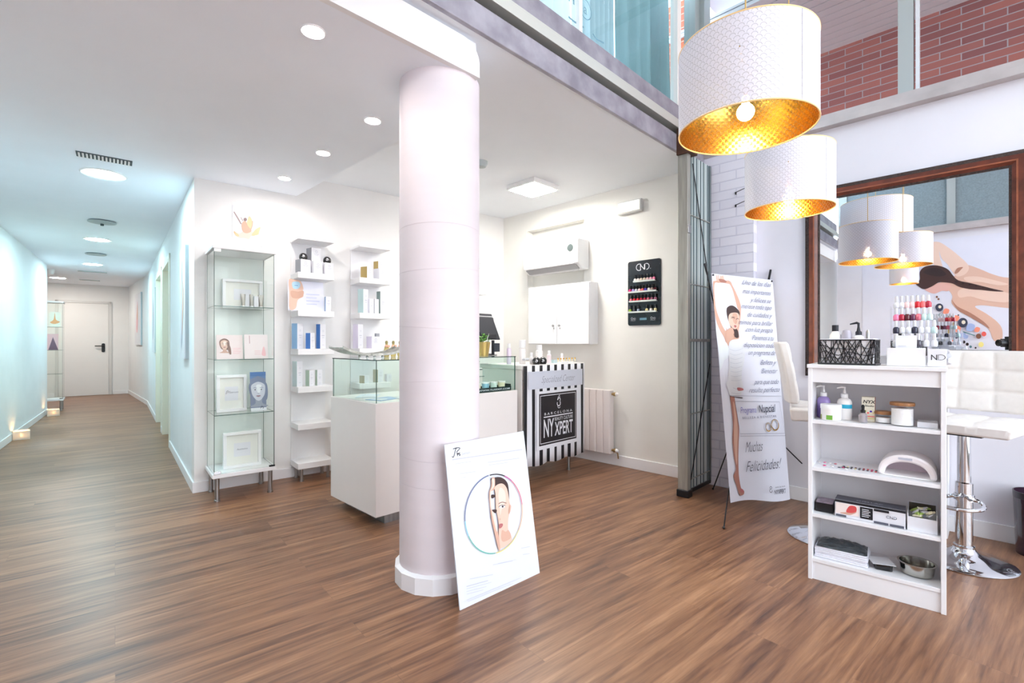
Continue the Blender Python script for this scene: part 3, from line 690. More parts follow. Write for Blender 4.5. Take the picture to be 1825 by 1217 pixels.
x0, x1 = kf.lx(436, y + .03), kf.lx(478, y + .03)
t, P, w, h = card('pale pink card with a slim mascara tube drawn on it, second glass shelf', kf, x0, x1, y + .03, z, .19, base=mat('card_pink', (242, 230, 232), .6))
P.uline([(w * .22, h * .62), (w * .22, h * .95)], .004, 1).upoly(crom([(w * .72, h * .15), (w * .82, h * .5), (w * .9, h * .12)], 4), 0)
for i in range(3): P.rect(w * .42, w * .68, h * (.3 - .07 * i), h * (.315 - .07 * i), 0)
P.done('print', [m_pink, mat('print_mauve', (190, 150, 160), .6)], t)
z = .636; y = -.02
x0, x1 = kf.lx(386, y), kf.lx(440, y); shadow_frame('white frame with a small black logo, third glass shelf', kf, x0, x1, y, z, .285, logo='ps')
x0, x1 = kf.lx(447, -.09), kf.lx(475, -.09)
t, P, w, h = card('blue and grey portrait card of a smiling woman, third glass shelf', kf, x0, x1, -.09, z, .305, base=mat('card_blue', (96, 128, 176), .5))
gm = [mat('bw%d' % i, c, .6) for i, c in enumerate(((196, 200, 212), (224, 228, 234), (150, 156, 172), (120, 130, 156), (150, 120, 130), (52, 56, 70)))]
P.upoly([(0, 0), (w, 0), (w, h * .82), (w * .5, h * .9), (0, h * .82)], 3); face_print(P, w * .5, h * .50, w * 1.12, (0, 1, 2, 3, 4, 5)); P.rect(0, w, 0, h * .08, 1).text('Ps', w * .6, h * .05, .03, 5, shear=.3)
P.rect(0, w, h * .9, h, 6); P.done('print', gm + [mat('print_blue', (78, 116, 170), .6)], t)
z = .205; y = -.06
x0, x1 = kf.lx(398, y), kf.lx(466, y); shadow_frame('white frame with pale blue label on the bottom board of the cabinet', kf, x0, x1, y, z, .275, logo='line')

# shelf towers
def tower(label, s0):
    n = Vector((-A1[0], -A1[1])); o = C0 + n * .24 + b1 * s0; t = thing('shelf_tower', label, 'shelf unit', (o.x, o.y, 0), R1)
    build('back_panel', MB().box(0.004, .296, .222, .238, .11, 2.055), m_white, t)
    build('top_cap', MB().box(0, .30, 0, .238, 2.04, 2.058), m_white, t, .002)
    for z in LV: build('shelf', MB().box(0, .30, 0, .224, z - .05, z), m_white, t, .003)
    legs(t, [(.04, .04), (.26, .04), (.04, .2), (.26, .2)], .11, .013); return Fr((o.x, o.y), R1)
LV = (1.764, 1.443, 1.119, .80, .488, .16)
t1 = tower('tall open white shelf tower between the glass cabinet and its twin', .702)
t2 = tower('tall open white shelf tower partly hidden behind the display counter', 1.230)
def pbox(label, fr, px, y, z, w, d, h, side, rot=0, mark=None, group=None, front=None, px_is='c'):
    """product carton with coloured left side"""
    x = fr.lx(px, y); p = fr.pt(x, y, z); t = thing('product_box', label, 'box', p, fr.r + rot, group)
    build('carton', MB().box(-w / 2, w / 2, -d / 2, d / 2, 0, h, [0, 0, 0, 0, 0, 1]), [front or m_paper, side], t, .0012)
    f2 = Fr((p.x, p.y), fr.r + rot); q = f2.pt(-w / 2, -d / 2 - .0004, z)
    P = Print(q, (f2.u.x, f2.u.y, 0), (0, 0, 1), .0004)
    mk = mark or 1
    P.rect(w * .25, w * .75, h * .52, h * .55, 0).rect(w * .32, w * .68, h * .44, h * .46, 0).rect(w * .3, w * .7, h * .14, h * .155, 0)
    P.ring(w * .5, h * .72, w * .09, w * .13, 0, 360, 0, 16)
    P.done('printed_label', [m_lgrey], t); return t
RB = math.radians(22)
mg = mat('carton_grey_side', (150, 152, 160), .5); z = LV[0]; G = 'white cartons on the top tower shelf'
pbox('white carton with grey side, lowest row, outer end of top shelf', t1, 540, .06, z, .088, .088, .11, mg, RB * .6, group=G)
pbox('white carton in the middle of the lower row on the top shelf', t1, 562, .07, z, .084, .088, .108, m_paper, RB * .6, group=G)
pbox('white carton under the second black dome, top shelf', t1, 582, .08, z, .08, .088, .105, m_paper, RB * .6, group=G)
pbox('white carton with grey side stacked above the middle one', t1, 559, .10, z + .109, .088, .085, .115, mg, RB * .6, group=G)
def dome(label, fr, px, y, z, r=.034, group=None, stand=False):
    x = fr.lx(px, y); p = fr.pt(x, y, z); t = thing('black_jar', label, 'jar', p, fr.r, group)
    pr = [(0, 0), (r * .78, 0), (r * .97, r * .35)] + [(r * math.cos(a), r * .75 + r * math.sin(a)) for a in [i * PI / 2 / 8 for i in range(9)]]
    pr[-1] = (0, r * 1.75)
    build('jar_body', MB().lathe(pr, 0, 0, 28), m_gloss, t)
    f = Fr((p.x, p.y), math.atan2(p.y, p.x) - PI / 2); c = f.pt(0, -r * .98, z + r * .85)
    P = Print(c, (f.u.x, f.u.y, 0), (f.w.x * .35, f.w.y * .35, 1), .002); P.ring(0, 0, r * .22, r * .34, 200, 480, 0, 20).ring(0, r * .1, r * .08, r * .15, 0, 360, 0, 12)
    P.done('logo', [m_paper], t); return t
G = 'glossy black domed jars on the first shelf tower'
dome('black domed jar on the outer lower carton, first tower', t1, 540.5, .06, z + .11, group=G)
dome('black domed jar on the inner carton nearest the second tower', t1, 583, .08, z + .105, group=G)
z = LV[1]
t, P, w, h = card('wide pastel card of a face in profile with blue eye mask, first tower', t1, t1.lx(513.5, .075), t1.lx(577, .075), .075, z, .255, .06, base=mat('card_lilac', (226, 228, 242), .6))
P.zoom(500, 410, 8.109)
P.poly([(120, 720), (200, 715), (290, 740), (330, 850), (310, 890), (330, 960), (250, 1010), (220, 1130), (130, 1140), (125, 900)], 0)
P.poly([(150, 880), (250, 890), (330, 880), (320, 960), (240, 990), (160, 970)], 1); P.poly([(170, 755), (260, 750), (285, 800), (250, 850), (180, 840)], 2); P.line([(200, 800), (250, 805)], .005, 3)
for a in range(4): P.rect(w * .5, w * (.88 - .08 * (a % 2)), h * (.55 - .11 * a), h * (.58 - .11 * a), 4)
P.done('print', [m_skinl, m_skin, mat('print_aqua', (176, 212, 232), .5), mat('print_steelblue', (96, 150, 196), .5), mat('print_lav', (200, 206, 232), .6)], t)
pbox('small white and pale blue box beside the profile card', t1, 584, .06, z, .045, .04, .13, mat('pale_blue_side', (176, 198, 226), .5), 0)
z = LV[2]; mbl = mat('carton_blue_side', (66, 122, 196), .45); mbp = mat('carton_powder_side', (146, 186, 226), .45); G = 'tall cartons with blue sides'
pbox('tall white carton with powder blue side at outer shelf end', t1, 530, .09, z, .062, .062, .215, mbp, RB * 1.3, group=G)
pbox('short white carton with strong blue side in the shelf middle', t1, 553, .06, z, .052, .052, .135, mbl, RB * 1.3, group=G)
pbox('tall white carton with blue side behind the short blue one', t1, 572, .12, z, .062, .05, .215, mbl, RB * 1.1, group=G)
z = LV[3]; mgn = mat('carton_sage_side', (168, 190, 172), .5); mgg = mat('carton_mist_side', (190, 206, 208), .5); G = 'slim cartons with green-grey sides'
pbox('tall slim white carton with mist grey side, fourth shelf', t1, 530, .09, z, .058, .055, .215, mgg, RB * 1.2, group=G)
pbox('short white carton with sage side, fourth shelf middle', t1, 552, .07, z, .05, .045, .135, mgn, RB * 1.2, group=G)
pbox('short white carton with sage side, fourth shelf inner end', t1, 568, .08, z, .05, .03, .135, mgn, RB * .8, group=G)
mgo = mat('carton_gold_side', (196, 172, 112), .35, .5); z = LV[0]; G = 'white and gold cartons on the second tower'
pbox('white carton with gold side at the outer top shelf end of second tower', t2, 653, .06, z, .07, .075, .105, mgo, RB * 1.2, group=G)
pbox('white carton without gold visible, lower row of second tower', t2, 677, .07, z, .085, .08, .10, m_paper, RB * .8, group=G)
pbox('white carton with gold side stacked on top in the second tower', t2, 675, .09, z + .101, .075, .06, .07, mgo, RB * 1.0, group=G)
z = LV[1]; mwt = mat('carton_aqua_side', (186, 212, 214), .5); G = 'aqua and white cartons on the second tower'
pbox('tall carton with aqua side at outer end, second tower', t2, 647, .07, z, .065, .065, .22, mwt, RB * 1.2, group=G)
pbox('short white carton paired beside the tall aqua one', t2, 660, .06, z, .045, .045, .135, m_paper, RB * .6, group=G)
pbox('short white carton second of the pair, second tower', t2, 669, .065, z, .045, .045, .135, m_paper, RB * .6, group=G)
pbox('tall carton with grey-green side at inner end, second tower', t2, 679, .12, z, .065, .05, .215, mat('carton_greygreen_side', (140, 160, 156), .5), RB * .9, group=G)
z = LV[2]; mlv = mat('carton_lavender_side', (214, 208, 228), .5); G = 'white cartons with lavender sides'
pbox('tall white carton with lavender side above the silver tray', t2, 638, .07, z, .065, .06, .22, mlv, RB * 1.2, group=G)
pbox('wide low white carton with lavender side above the silver tray', t2, 665, .08, z, .10, .07, .11, mlv, RB * .9, group=G)
solo('trinket_box', MB().cbox(0, 0, 0, .035, .035, .03), mg, 'tiny grey box on the wide low lavender carton', 'box', t2.pt(t2.lx(672, .09), .09, z + .1105), R1, bev=.002)
z = LV[3]; G = 'cartons seen through the glass case'
mtp = mat('carton_taupe_side', (178, 172, 152), .5)
pbox('low white carton with taupe side seen through the glass case', t2, 649, .06, z, .06, .06, .07, mtp, RB * 1.2, group=G)
pbox('taller white carton with taupe side seen through the glass case', t2, 674, .08, z, .075, .06, .12, mtp, RB * 1.1, group=G)
pbox('small plain white carton at the inner end seen through glass', t2, 692, .1, z, .05, .05, .07, m_paper, 0, group=G)

# picture above the cabinet
wf = Fr((C0.x, C0.y), R1)
x0, x1 = wf.lx(414, -.004), wf.lx(469, -.004); t = thing('wall_print', 'unframed white print of figures in orange petals above the glass cabinet', 'poster', wf.pt(x0, -.003, 1.98), R1)
build('sheet', MB().box(0, x1 - x0, -.002, .002, 0, .31), m_paper, t)
P = Print(wf.pt(x0, -.0052, 1.98), (B1[0], B1[1], 0), (0, 0, 1), .0004).zoom(330, 280, 4.5625)
P.poly([(392, 610), (440, 620), (480, 600), (520, 600), (560, 615), (605, 620), (590, 635), (540, 640), (520, 668), (480, 660), (430, 655)], 0)
P.poly([(520, 480), (545, 520), (540, 590), (500, 600), (500, 540)], 1); P.poly([(610, 570), (570, 590), (540, 640), (590, 630), (605, 600)], 1)
P.poly([(460, 540), (490, 520), (510, 560), (540, 600), (500, 620), (465, 600)], 2); P.ell(488, 508, 14, 14, 3)
P.line([(396, 445), (430, 500), (455, 545)], .009, 4); P.line([(452, 490), (470, 520)], .006, 4); P.line([(548, 520), (545, 560), (530, 590)], .006, 2); P.poly([(395, 600), (440, 640), (410, 640)], 1)
P.done('print', [mat('petal_rose', (232, 196, 184), .6), mat('petal_orange', (240, 190, 150), .6), m_skin, mat('print_head', (140, 120, 120), .6), mat('print_limb', (168, 150, 150), .6)], t)

# corridor canvases on the right-hand wall
cf = Fr((C0.x, C0.y), math.atan2(A1[1], A1[0]))          # x runs along the corridor, y+ into the corridor
def canvas(label, px0, px1, y0, y1, marks, fr=cf):
    a, b = fr.lx(px0, .02), fr.lx(px1, .02); a, b = min(a, b), max(a, b)
    zt = fr.lz(a, .02, y0); zb = fr.lz(a, .02, y1); t = thing('wall_canvas', label, 'picture', fr.pt(a, 0, zb), fr.r)
    h = zt - zb; w = b - a
    build('canvas', MB().box(0, w, .001, .03, 0, h), m_paper, t, .002)
    build('edge_shadow_gap', MB().box(-.002, 0, .001, .024, 0, h), mat('canvas_edge_shade', (176, 188, 194), .5), t)  # tinted strip that paints in the shade line along the canvas edge
    P = Print(fr.pt(b, .031, zb), (-fr.u.x, -fr.u.y, 0), (0, 0, 1), .0005)
    for pts, mi in marks: P.upoly(crom([(u * w, v * h) for u, v in pts], 4), mi)
    P.done('print', [m_pink, m_skinl, m_lgrey], t)
canvas('long pale canvas nearest the shop on the corridor wall', 331.5, 323, 436, 640, [([(.3, .1), (.6, .3), (.5, .9), (.3, .6)], 2), ([(.5, .2), (.8, .5), (.6, .7)], 1)])
canvas('narrow pale canvas between the far corridor door and the bend', 276.5, 272.5, 512, 628, [([(.3, .2), (.7, .4), (.5, .8)], 2)])
kf2 = Fr((KNK.x, KNK.y), math.atan2(E.y - KNK.y, E.x - KNK.x))
canvas('canvas with a faint pink figure at the far corridor bend', 251.5, 241, 520, 615, [([(.3, .3), (.5, .25), (.6, .5), (.5, .85), (.35, .6)], 0), ([(.4, .5), (.6, .55), (.5, .8)], 1)], kf2)
# tea-light cubes on the corridor floor
for px, py, lb, s in ((30, 783, 'glowing tea-light cube against the corridor skirting, nearer the shop', .075), (89, 741, 'glowing tea-light cube at the corner of the corridor wall', .075)):
    p = fl(px, py); p = p + Vector((.035, .02, 0)); t = thing('tealight_holder', lb, 'candle holder', p, R1 + .1, 'tea-light cubes on the corridor floor')
    build('holder', MB().box(-s, s, -s, s, 0, .012).box(-s, s, -s, -s + .008, .012, s * 1.4).box(-s, s, s - .008, s, .012, s * 1.4).box(-s, -s + .008, -s + .008, s - .008, .012, s * 1.4).box(s - .008, s, -s + .008, s - .008, .012, s * 1.4), mat('milk_glass', (250, 240, 226), .4, tr=.3), t, .003)
    build('candle', MB().cyl(0, 0, .012, .03, .03, 20), m_wplas, t); build('flame', MB().sph((0, 0, .05), .01, .01, .02, 12), mem('flame_glow', (255, 196, 120), 120), t)
# second glass cabinet at the far corridor end
k2o = Fr((LW.x + .02, LW.y + .42), R1)
k2 = glass_cabinet('far glass cabinet half hidden behind the corridor wall end', (-8.03, 8.36), R1)
k2f = Fr((-8.03, 8.36), R1)
t, P, w, h = card('orange flower card on the top shelf of the far cabinet', k2f, .02, .17, -.05, 1.445, .26, base=mat('card_cream', (246, 236, 224), .6))
P.upoly(crom([(w * .1, h * .3), (w * .4, h * .5), (w * .5, h * .95), (w * .6, h * .5), (w * .95, h * .35), (w * .5, h * .2)], 4), 0).done('print', [mat('petal_deep', (240, 170, 120), .6)], t)
t, P, w, h = card('dark pink magazine leaning in the far cabinet', k2f, .0, .14, -.04, 1.047, .28, base=m_pink)
P.upoly([(w * .1, 0), (w, 0), (w * .5, h * .8)], 0).done('print', [mat('print_plum', (120, 90, 110), .6)], t)
# ================================================================ CENTRE: leaning poster, display counter, desk, wall things
O = Vector((-.2269, 2.114, .0005)); Bp = Vector((.1413, 2.460, .0005)); U = (Bp - O); Wd = U.length; U.normalize()
nb = Vector((-U.y, U.x, 0)); th = math.asin(.118 / .715); V = (nb * math.sin(th) + Vector((0, 0, math.cos(th)))).normalized(); Hh = .715
rp_ = math.atan2(U.y, U.x)
t = thing('leaning_poster', 'white poster board of a half-hidden face in a coloured ring, leaning on the pillar', 'poster', O, rp_)
mb = MB(); bk = U.cross(V).normalized() * -.006
mb.add([O, O + U * Wd, O + U * Wd + V * Hh, O + V * Hh, O + bk, O + U * Wd + bk, O + U * Wd + V * Hh + bk, O + V * Hh + bk], [(0, 1, 2, 3), (7, 6, 5, 4), (0, 4, 5, 1), (1, 5, 6, 2), (2, 6, 7, 3), (3, 7, 4, 0)])
build('board', mb, mat('poster_board', (216, 220, 229), .35), t, world=True)
P = Print(O, U, V).zoom(700, 740, 3.38)
# logo and small print
P.line([(356, 248), (366, 250), (378, 205), (384, 198)], .0035, 0).line([(362, 203), (384, 196), (404, 198), (390, 214), (384, 222)], .0035, 0).line([(384, 222), (388, 236)], .002, 0)
u, v = P.uv(388, 246); P.text('PS', u, v, .020, 0, bold=.02).text('Serum', u + .026, v, .020, 2)
for zy, x0_, x1_, s_ in ((262, 352, 790, .0062), (282, 390, 690, .003), (296, 560, 690, .003)):
    pass
for a, b, c_, d_, w_ in ((355, 268, 778, 206, .006), (375, 292, 470, 278, .003), (570, 284, 760, 258, .004), (575, 300, 690, 284, .003), (400, 352, 500, 338, .003), (410, 376, 440, 372, .003),
                         (600, 900, 720, 876, .003), (630, 892, 740, 868, .002), (770, 800, 822, 790, .003), (780, 838, 820, 832, .003), (460, 985, 600, 958, .003),
                         (440, 1030, 570, 994, .004), (440, 1044, 590, 1004, .002), (440, 1060, 560, 1030, .002), (440, 1076, 540, 1050, .002), (440, 1112, 770, 976, .002), (446, 1120, 720, 1010, .002)):
    P.line([(a, b), (c_, d_)], w_ * .7, 2, False)
# coloured ring
cu, cv = P.uv(611, 588); R_ = (P.uv(785, 560)[0] - P.uv(436, 615)[0]) / 2
seg = [(95, 178, 3), (178, 200, 9), (200, 250, 4), (250, 262, 4), (264, 320, 5), (320, 360, 6), (0, 45, 7), (45, 62, 8), (62, 93, 0)]
for a, b, mi in seg: P.ring(cu, cv, R_ * .975, R_ * 1.0, a, b, mi, 20)
# face, hand
P.poly([(585, 380), (640, 372), (680, 400), (692, 450), (694, 520), (690, 560), (680, 600), (640, 520), (605, 430), (596, 400)], 1)
P.poly([(608, 430), (650, 410), (680, 440), (694, 510), (700, 545), (694, 590), (688, 640), (690, 690), (712, 745), (690, 775), (640, 800), (632, 740), (630, 640), (615, 560), (612, 480)], 10)
P.poly([(640, 435), (668, 460), (672, 520), (650, 560), (640, 600), (636, 540), (628, 480)], 11)
P.poly([(650, 690), (672, 700), (690, 690), (705, 735), (660, 760), (645, 740)], 12)
P.poly([(588, 380), (606, 376), (608, 420), (604, 445), (580, 470), (584, 560), (600, 600), (625, 700), (640, 806), (628, 800), (604, 700), (588, 625), (578, 540), (574, 465), (586, 425)], 12)
P.poly([(590, 385), (602, 384), (603, 425), (584, 462), (590, 560), (606, 600), (622, 690), (614, 690), (596, 615), (582, 540), (579, 465), (592, 425)], 11)
P.poly([(586, 478), (604, 478), (608, 490), (592, 500), (584, 494)], 1); P.poly([(590, 568), (618, 568), (612, 588), (598, 582)], 1)
P.poly([(630, 552), (652, 540), (668, 548), (652, 558)], 13); P.ell(653, 549, 6, 6, 1); P.line([(628, 552), (645, 540), (668, 543)], .0025, 1); P.line([(628, 532), (650, 522), (676, 528)], .003, 14)
P.poly([(632, 655), (650, 650), (654, 660), (644, 676), (632, 678)], 15); P.poly([(632, 620), (640, 622), (636, 630)], 12); P.poly([(694, 540), (703, 545), (698, 580), (690, 590)], 12)
P.done('printed_picture', [m_ink, m_hair, m_lgrey, mat('ring_blue', (96, 110, 150), .5), mat('ring_teal', (96, 176, 160), .5), mat('ring_yellow', (226, 214, 130), .5), mat('ring_orange', (236, 180, 130), .5),
       mat('ring_red', (214, 96, 120), .5), mat('ring_magenta', (190, 70, 150), .5), mat('ring_aqua', (120, 190, 210), .5), m_skinl, mat('print_highlight', (236, 208, 194), .6), m_skin, m_paper, mat('print_brow', (120, 92, 84), .6), m_lip], t)

# display counter
DC = (-.855, 3.034); df = Fr(DC, R2); LX, LY = 1.275, .635
t = thing('display_counter', 'white display counter with a green-edged glass case on top, behind the pillar', 'counter', (DC[0], DC[1], 0), R2)
build('plinth', MB().box(.09, LX - .06, .05, LY - .05, 0, .07), m_steel, t)
build('counter_body', MB().box(0, LX, 0, LY, .07, .787), m_cream, t, .003)
g = .012; z0, z1 = .787, 1.062
cs = build('glass_case', MB().pane(g, LX - g, g, g + .006, z0, z1 - .006).pane(g, LX - g, LY - g - .006, LY - g, z0, z1 - .006).pane(g, g + .006, g + .006, LY - g - .006, z0, z1 - .006).pane(LX - g - .006, LX - g, g + .006, LY - g - .006, z0, z1 - .006), [m_glassg, m_edge], t)
build('case_top', MB().pane(g - .004, LX - g + .004, g - .004, LY - g + .004, z1 - .006, z1), [m_glassg, mat('top_edge', (22, 60, 56), .2)], t)
# leaflets lying in the case
ml = [mat('leaflet_blue', (168, 190, 220), .5), mat('leaflet_grey', (206, 208, 214), .5), mat('leaflet_pale', (222, 230, 240), .5)]
for i, (x, y, r, lb) in enumerate(((.18, .20, .3, 'blue leaflet lying in the glass case nearest its corner'), (.36, .16, -.2, 'grey leaflet lying flat beside the blue one in the case'), (.19, .44, .9, 'pale leaflet lying in the glass case near the shelf side'))):
    p = df.pt(x, y, z0 + .0005); t_ = thing('leaflet', lb, 'leaflet', p, R2 + r, 'leaflets in the glass case')
    build('folded_sheet', MB().box(-.11, 0, -.07, .07, 0, .003).box(0, .11, -.07, .07, 0, .0022), ml[i], t_)
    f_ = Fr((p.x, p.y), R2 + r); P = Print(f_.pt(-.11, -.07, p.z + .003), (f_.u.x, f_.u.y, 0), (f_.w.x, f_.w.y, 0), .0004)
    P.upoly(crom([(.02, .02), (.1, .03), (.09, .1), (.03, .12)], 4), 0); P.rect(.13, .2, .1, .105, 1).rect(.13, .19, .08, .084, 1); P.done('print', [m_paper, m_lgrey], t_)
# curved metal tray on the case
p = df.pt(.15, .33, z1); ta = R2 + .05
t = thing('curved_tray', 'curved silver decorative tray on ball feet on the glass case', 'tray', p, ta)
mb = MB(); n = 24
cv_ = lambda s: .02 + .20 * (abs(s) ** 2.6) * .26
top = [(-.26 + .52 * i / n, cv_(-1 + 2 * i / n) + .0) for i in range(n + 1)]
for y0, y1, th_, m_ in ((-.09, .09, .006, 0), (-.094, -.088, .016, 0), (.088, .094, .016, 0)):
    vs = [(x, y, z + k * th_) for k in (0, 1) for y in (y0, y1) for x, z in top]; N_ = n + 1
    fs = [(a, a + 1, N_ + a + 1, N_ + a) for a in range(n)] + [(2 * N_ + N_ + a, 2 * N_ + N_ + a + 1, 2 * N_ + a + 1, 2 * N_ + a) for a in range(n)] + [(a + 1, a, 2 * N_ + a, 2 * N_ + a + 1) for a in range(n)] + [(N_ + a, N_ + a + 1, 3 * N_ + a + 1, 3 * N_ + a) for a in range(n)] + [(0, N_, 3 * N_, 2 * N_), (n, 2 * N_ + n, 3 * N_ + n, N_ + n)]
    mb.add(vs, fs)
build('tray_plate', mb, mat('hammered_silver', (198, 196, 186), .25, .9, noise=.2, nscale=30, bump=.4), t)
for x, y in ((-.06, -.05), (.06, -.05), (-.06, .05), (.06, .05)): build('ball_foot', MB().sph((x, y, .0105), .0105, n=14), m_chrome, t)
myl = mat('perfume_yellow', (244, 224, 150), .15, tr=.5); mpk = mat('bow_peach', (246, 188, 160), .6)
for i, px in enumerate((689, 701, 713)):
    y = .52; x = df.lx(px, y); p = df.pt(x, y, z1)
    t = thing('perfume_bottle', ('yellow bottle with peach bow, outermost behind the silver tray', 'yellow bottle with peach bow, middle of the row behind the tray', 'yellow bottle with peach bow, closest to the pillar behind the tray')[i], 'bottle', p, R2, 'yellow bottles with peach bows')
    build('bottle', MB().lathe([(0, 0), (.018, 0), (.0235, .018), (.0235, .05), (.016, .078), (.009, .085), (.009, .10), (0, .10)], 0, 0, 24, sy=.7), myl, t)
    build('stopper', MB().lathe([(0, .10), (.009, .10), (.011, .11), (.008, .122), (0, .124)], 0, 0, 14), mat('olive_cap', (150, 140, 90), .4), t)
    b = MB()
    for s_ in (-1, 1): b.sph((s_ * .011, -.012, .083), .011, .007, .010, 12)
    b.sph((0, -.014, .082), .006, n=10); build('bow', b, mpk, t)
# gold plant pot, monitor, card reader on the case top
y = .30; x = df.lx(861, y); p = df.pt(x, y, z1)
t = thing('potted_plant', 'small green plant in a gold pot on the glass case', 'plant', p, 0)
build('pot', MB().lathe([(0, 0), (.044, 0), (.062, .115), (.059, .115), (.052, .10), (0, .10)], 0, 0, 36), mat('gold_pot', (214, 186, 116), .3, .75, noise=.12, nscale=12, stretch=(1, 1, .1)), t)
random.seed(5); lv = MB()
for i in range(46):
    a = random.uniform(0, 2 * PI); r = random.uniform(.01, .05); zz = random.uniform(.12, .19) - r * .5; s_ = random.uniform(.012, .02)
    c_ = Vector((r * math.cos(a), r * math.sin(a), zz)); d_ = Vector((math.cos(a), math.sin(a), .5)).normalized(); e_ = d_.cross(Vector((0, 0, 1))).normalized(); n_ = d_.cross(e_)
    lv.add([c_ - d_ * s_, c_ + e_ * s_ * .7 + n_ * .003, c_ + d_ * s_, c_ - e_ * s_ * .7 + n_ * .003, c_ - d_ * s_ - n_ * .002, c_ + e_ * s_ * .7 + n_ * .001, c_ + d_ * s_ - n_ * .002, c_ - e_ * s_ * .7 + n_ * .001], [(0, 1, 2, 3), (7, 6, 5, 4), (0, 4, 5, 1), (1, 5, 6, 2), (2, 6, 7, 3), (3, 7, 4, 0)])
build('foliage', lv, mat('leaf_green', (96, 158, 62), .5, noise=.3, nscale=40), t)
build('stem', MB().tube([(0, 0, .09), (.005, 0, .15)], .004, 6), mat('stem_green', (80, 120, 60), .6), t)
build('stem_tip', MB().tube([(.03, -.01, .11), (.038, -.012, .15), (.05, -.015, .185)], [.004, .003, .001], 6), m_wplas, t)
mfab = mat('matte_black', (34, 36, 44), .55)
y = .46; x = df.lx(858, y); p = df.pt(x, y, z1)
t = thing('cash_monitor', 'black till monitor tilted back, seen from behind beside the pillar', 'monitor', p, R2 + .02)
build('monitor_base', MB().prism(rrect(-.09, .09, -.06, .08, .02), 0, .012), mfab, t, .002)
build('monitor_neck', MB().prism([(-.02, .01), (.02, .01), (.07, .16), (.03, .18)], -.03, .03, plane='yz'), mfab, t, .003)
mb = MB(); mb.M = Matrix.Translation((0, -.02, .255)) @ Matrix.Rotation(math.radians(-26), 4, 'X')
mb.box(-.16, .16, 0, .012, -.13, .13); build('screen_bezel', mb, mfab, t, .004)
mb = MB(); mb.M = Matrix.Translation((0, -.02, .255)) @ Matrix.Rotation(math.radians(-26), 4, 'X')
mb.add([(-.15, 0, .10), (.15, 0, .10), (.11, -.0, -.12), (-.11, 0, -.12), (-.13, -.03, .07), (.13, -.03, .07), (.09, -.035, -.10), (-.09, -.035, -.10)], [(7, 6, 5, 4), (0, 4, 5, 1), (1, 5, 6, 2), (2, 6, 7, 3), (3, 7, 4, 0)])
build('back_cover', mb, mfab, t)
mb = MB(); mb.M = Matrix.Translation((0, -.02, .255)) @ Matrix.Rotation(math.radians(-26), 4, 'X')
build('trim_strip', mb.box(-.158, .158, -.002, .0, .088, .102), m_wplas, t)
y = .33; x = df.lx(882, y); p = df.pt(x, y, z1)
t = thing('card_reader', 'small black card reader standing beside the gold plant pot', 'card reader', p, R2 + .1)
build('stand', MB().box(-.035, -.015, -.01, .01, 0, .13).box(-.045, -.005, -.03, .03, 0, .006), mfab, t, .002)
build('reader_body', MB().box(-.03, .045, -.02, .0, .03, .105), mat('dark_slate', (44, 50, 60), .4), t, .004)
# black stand with four pastel pots, printed with the address
y = .045; xa, xb = .86, df.lx(908, y); z = z0
p = df.pt((xa + xb) / 2, y, z); wv = (xb - xa) / 2
t = thing('black_display_tray', 'black tray with a white web address inside the glass case', 'display tray', p, R2)
build('tray_body', MB().box(-wv, wv, -.02, .13, 0, .008).box(-wv, wv, -.02, -.016, .008, .034).box(-wv, -wv + .004, -.016, .13, .008, .034).box(wv - .004, wv, -.016, .13, .008, .05).box(-wv, wv, .126, .13, .008, .034), mat('tray_black', (26, 44, 44), .4), t)
P = Print(df.pt((xa + xb) / 2 - wv, y - .0204, z), (B2[0], B2[1], 0), (0, 0, 1), .0005); P.text('WWW.TUSEXIT.COM', wv, .010, .018, 0, 'c', bold=.015, width=wv * 1.8); P.done('lettering', [m_paper], t)
pots = (('cream', (238, 226, 206)), ('powder blue', (160, 208, 226)), ('mint white', (224, 238, 226)), ('vanilla', (240, 230, 196)))
for i, (cn, c_) in enumerate(pots):
    x = xa + (xb - xa) * (.14 + .235 * i); p = df.pt(x, y + .035, z + .0085)
    t = thing('pastel_pot', cn + ' pastel pot standing in the black tray of the glass case', 'pot', p, R2, 'pastel pots in the glass case')
    build('pot_body', MB().lathe([(0, 0), (.026, 0), (.030, .06), (.026, .06), (.024, .03), (0, .03)], 0, 0, 20), mat('pot_%s' % cn.replace(' ', '_'), c_, .4), t); build('pot_rim', MB().lathe([(.0285, .056), (.032, .056), (.032, .066), (.027, .066)], 0, 0, 20), mat('pot_white', (240, 240, 236), .4), t)
# tiered silver stand behind it
p = df.pt((xa + xb) / 2 - .06, .30, z)
t = thing('tiered_stand', 'silver two-tier stand with a black and white frieze inside the case', 'stand', p, R2)
build('tier', MB().box(-.10, .12, -.09, .09, .105, .112), m_chrome, t); build('tier', MB().box(-.09, .13, -.06, .06, .160, .167), m_chrome, t)
build('back_plate', MB().box(-.09, .09, .05, .056, 0, .16), mat('dark_mirror', (60, 66, 74), .1, .8), t)
fz = build('frieze_band', MB().box(-.10, .10, -.05, .05, .168, .235), m_wplas, t)
P = Print(df.pt((xa + xb) / 2 - .16, .2495, z + .168), (B2[0], B2[1], 0), (0, 0, 1), .0005); random.seed(2)
for i in range(11):
    u = .012 + i * .017; P.rect(u, u + .007, .01 + .012 * (i % 3), .05, 0)
P.rect(0, .2, .057, .064, 0); P.done('frieze_print', [m_ink], t)

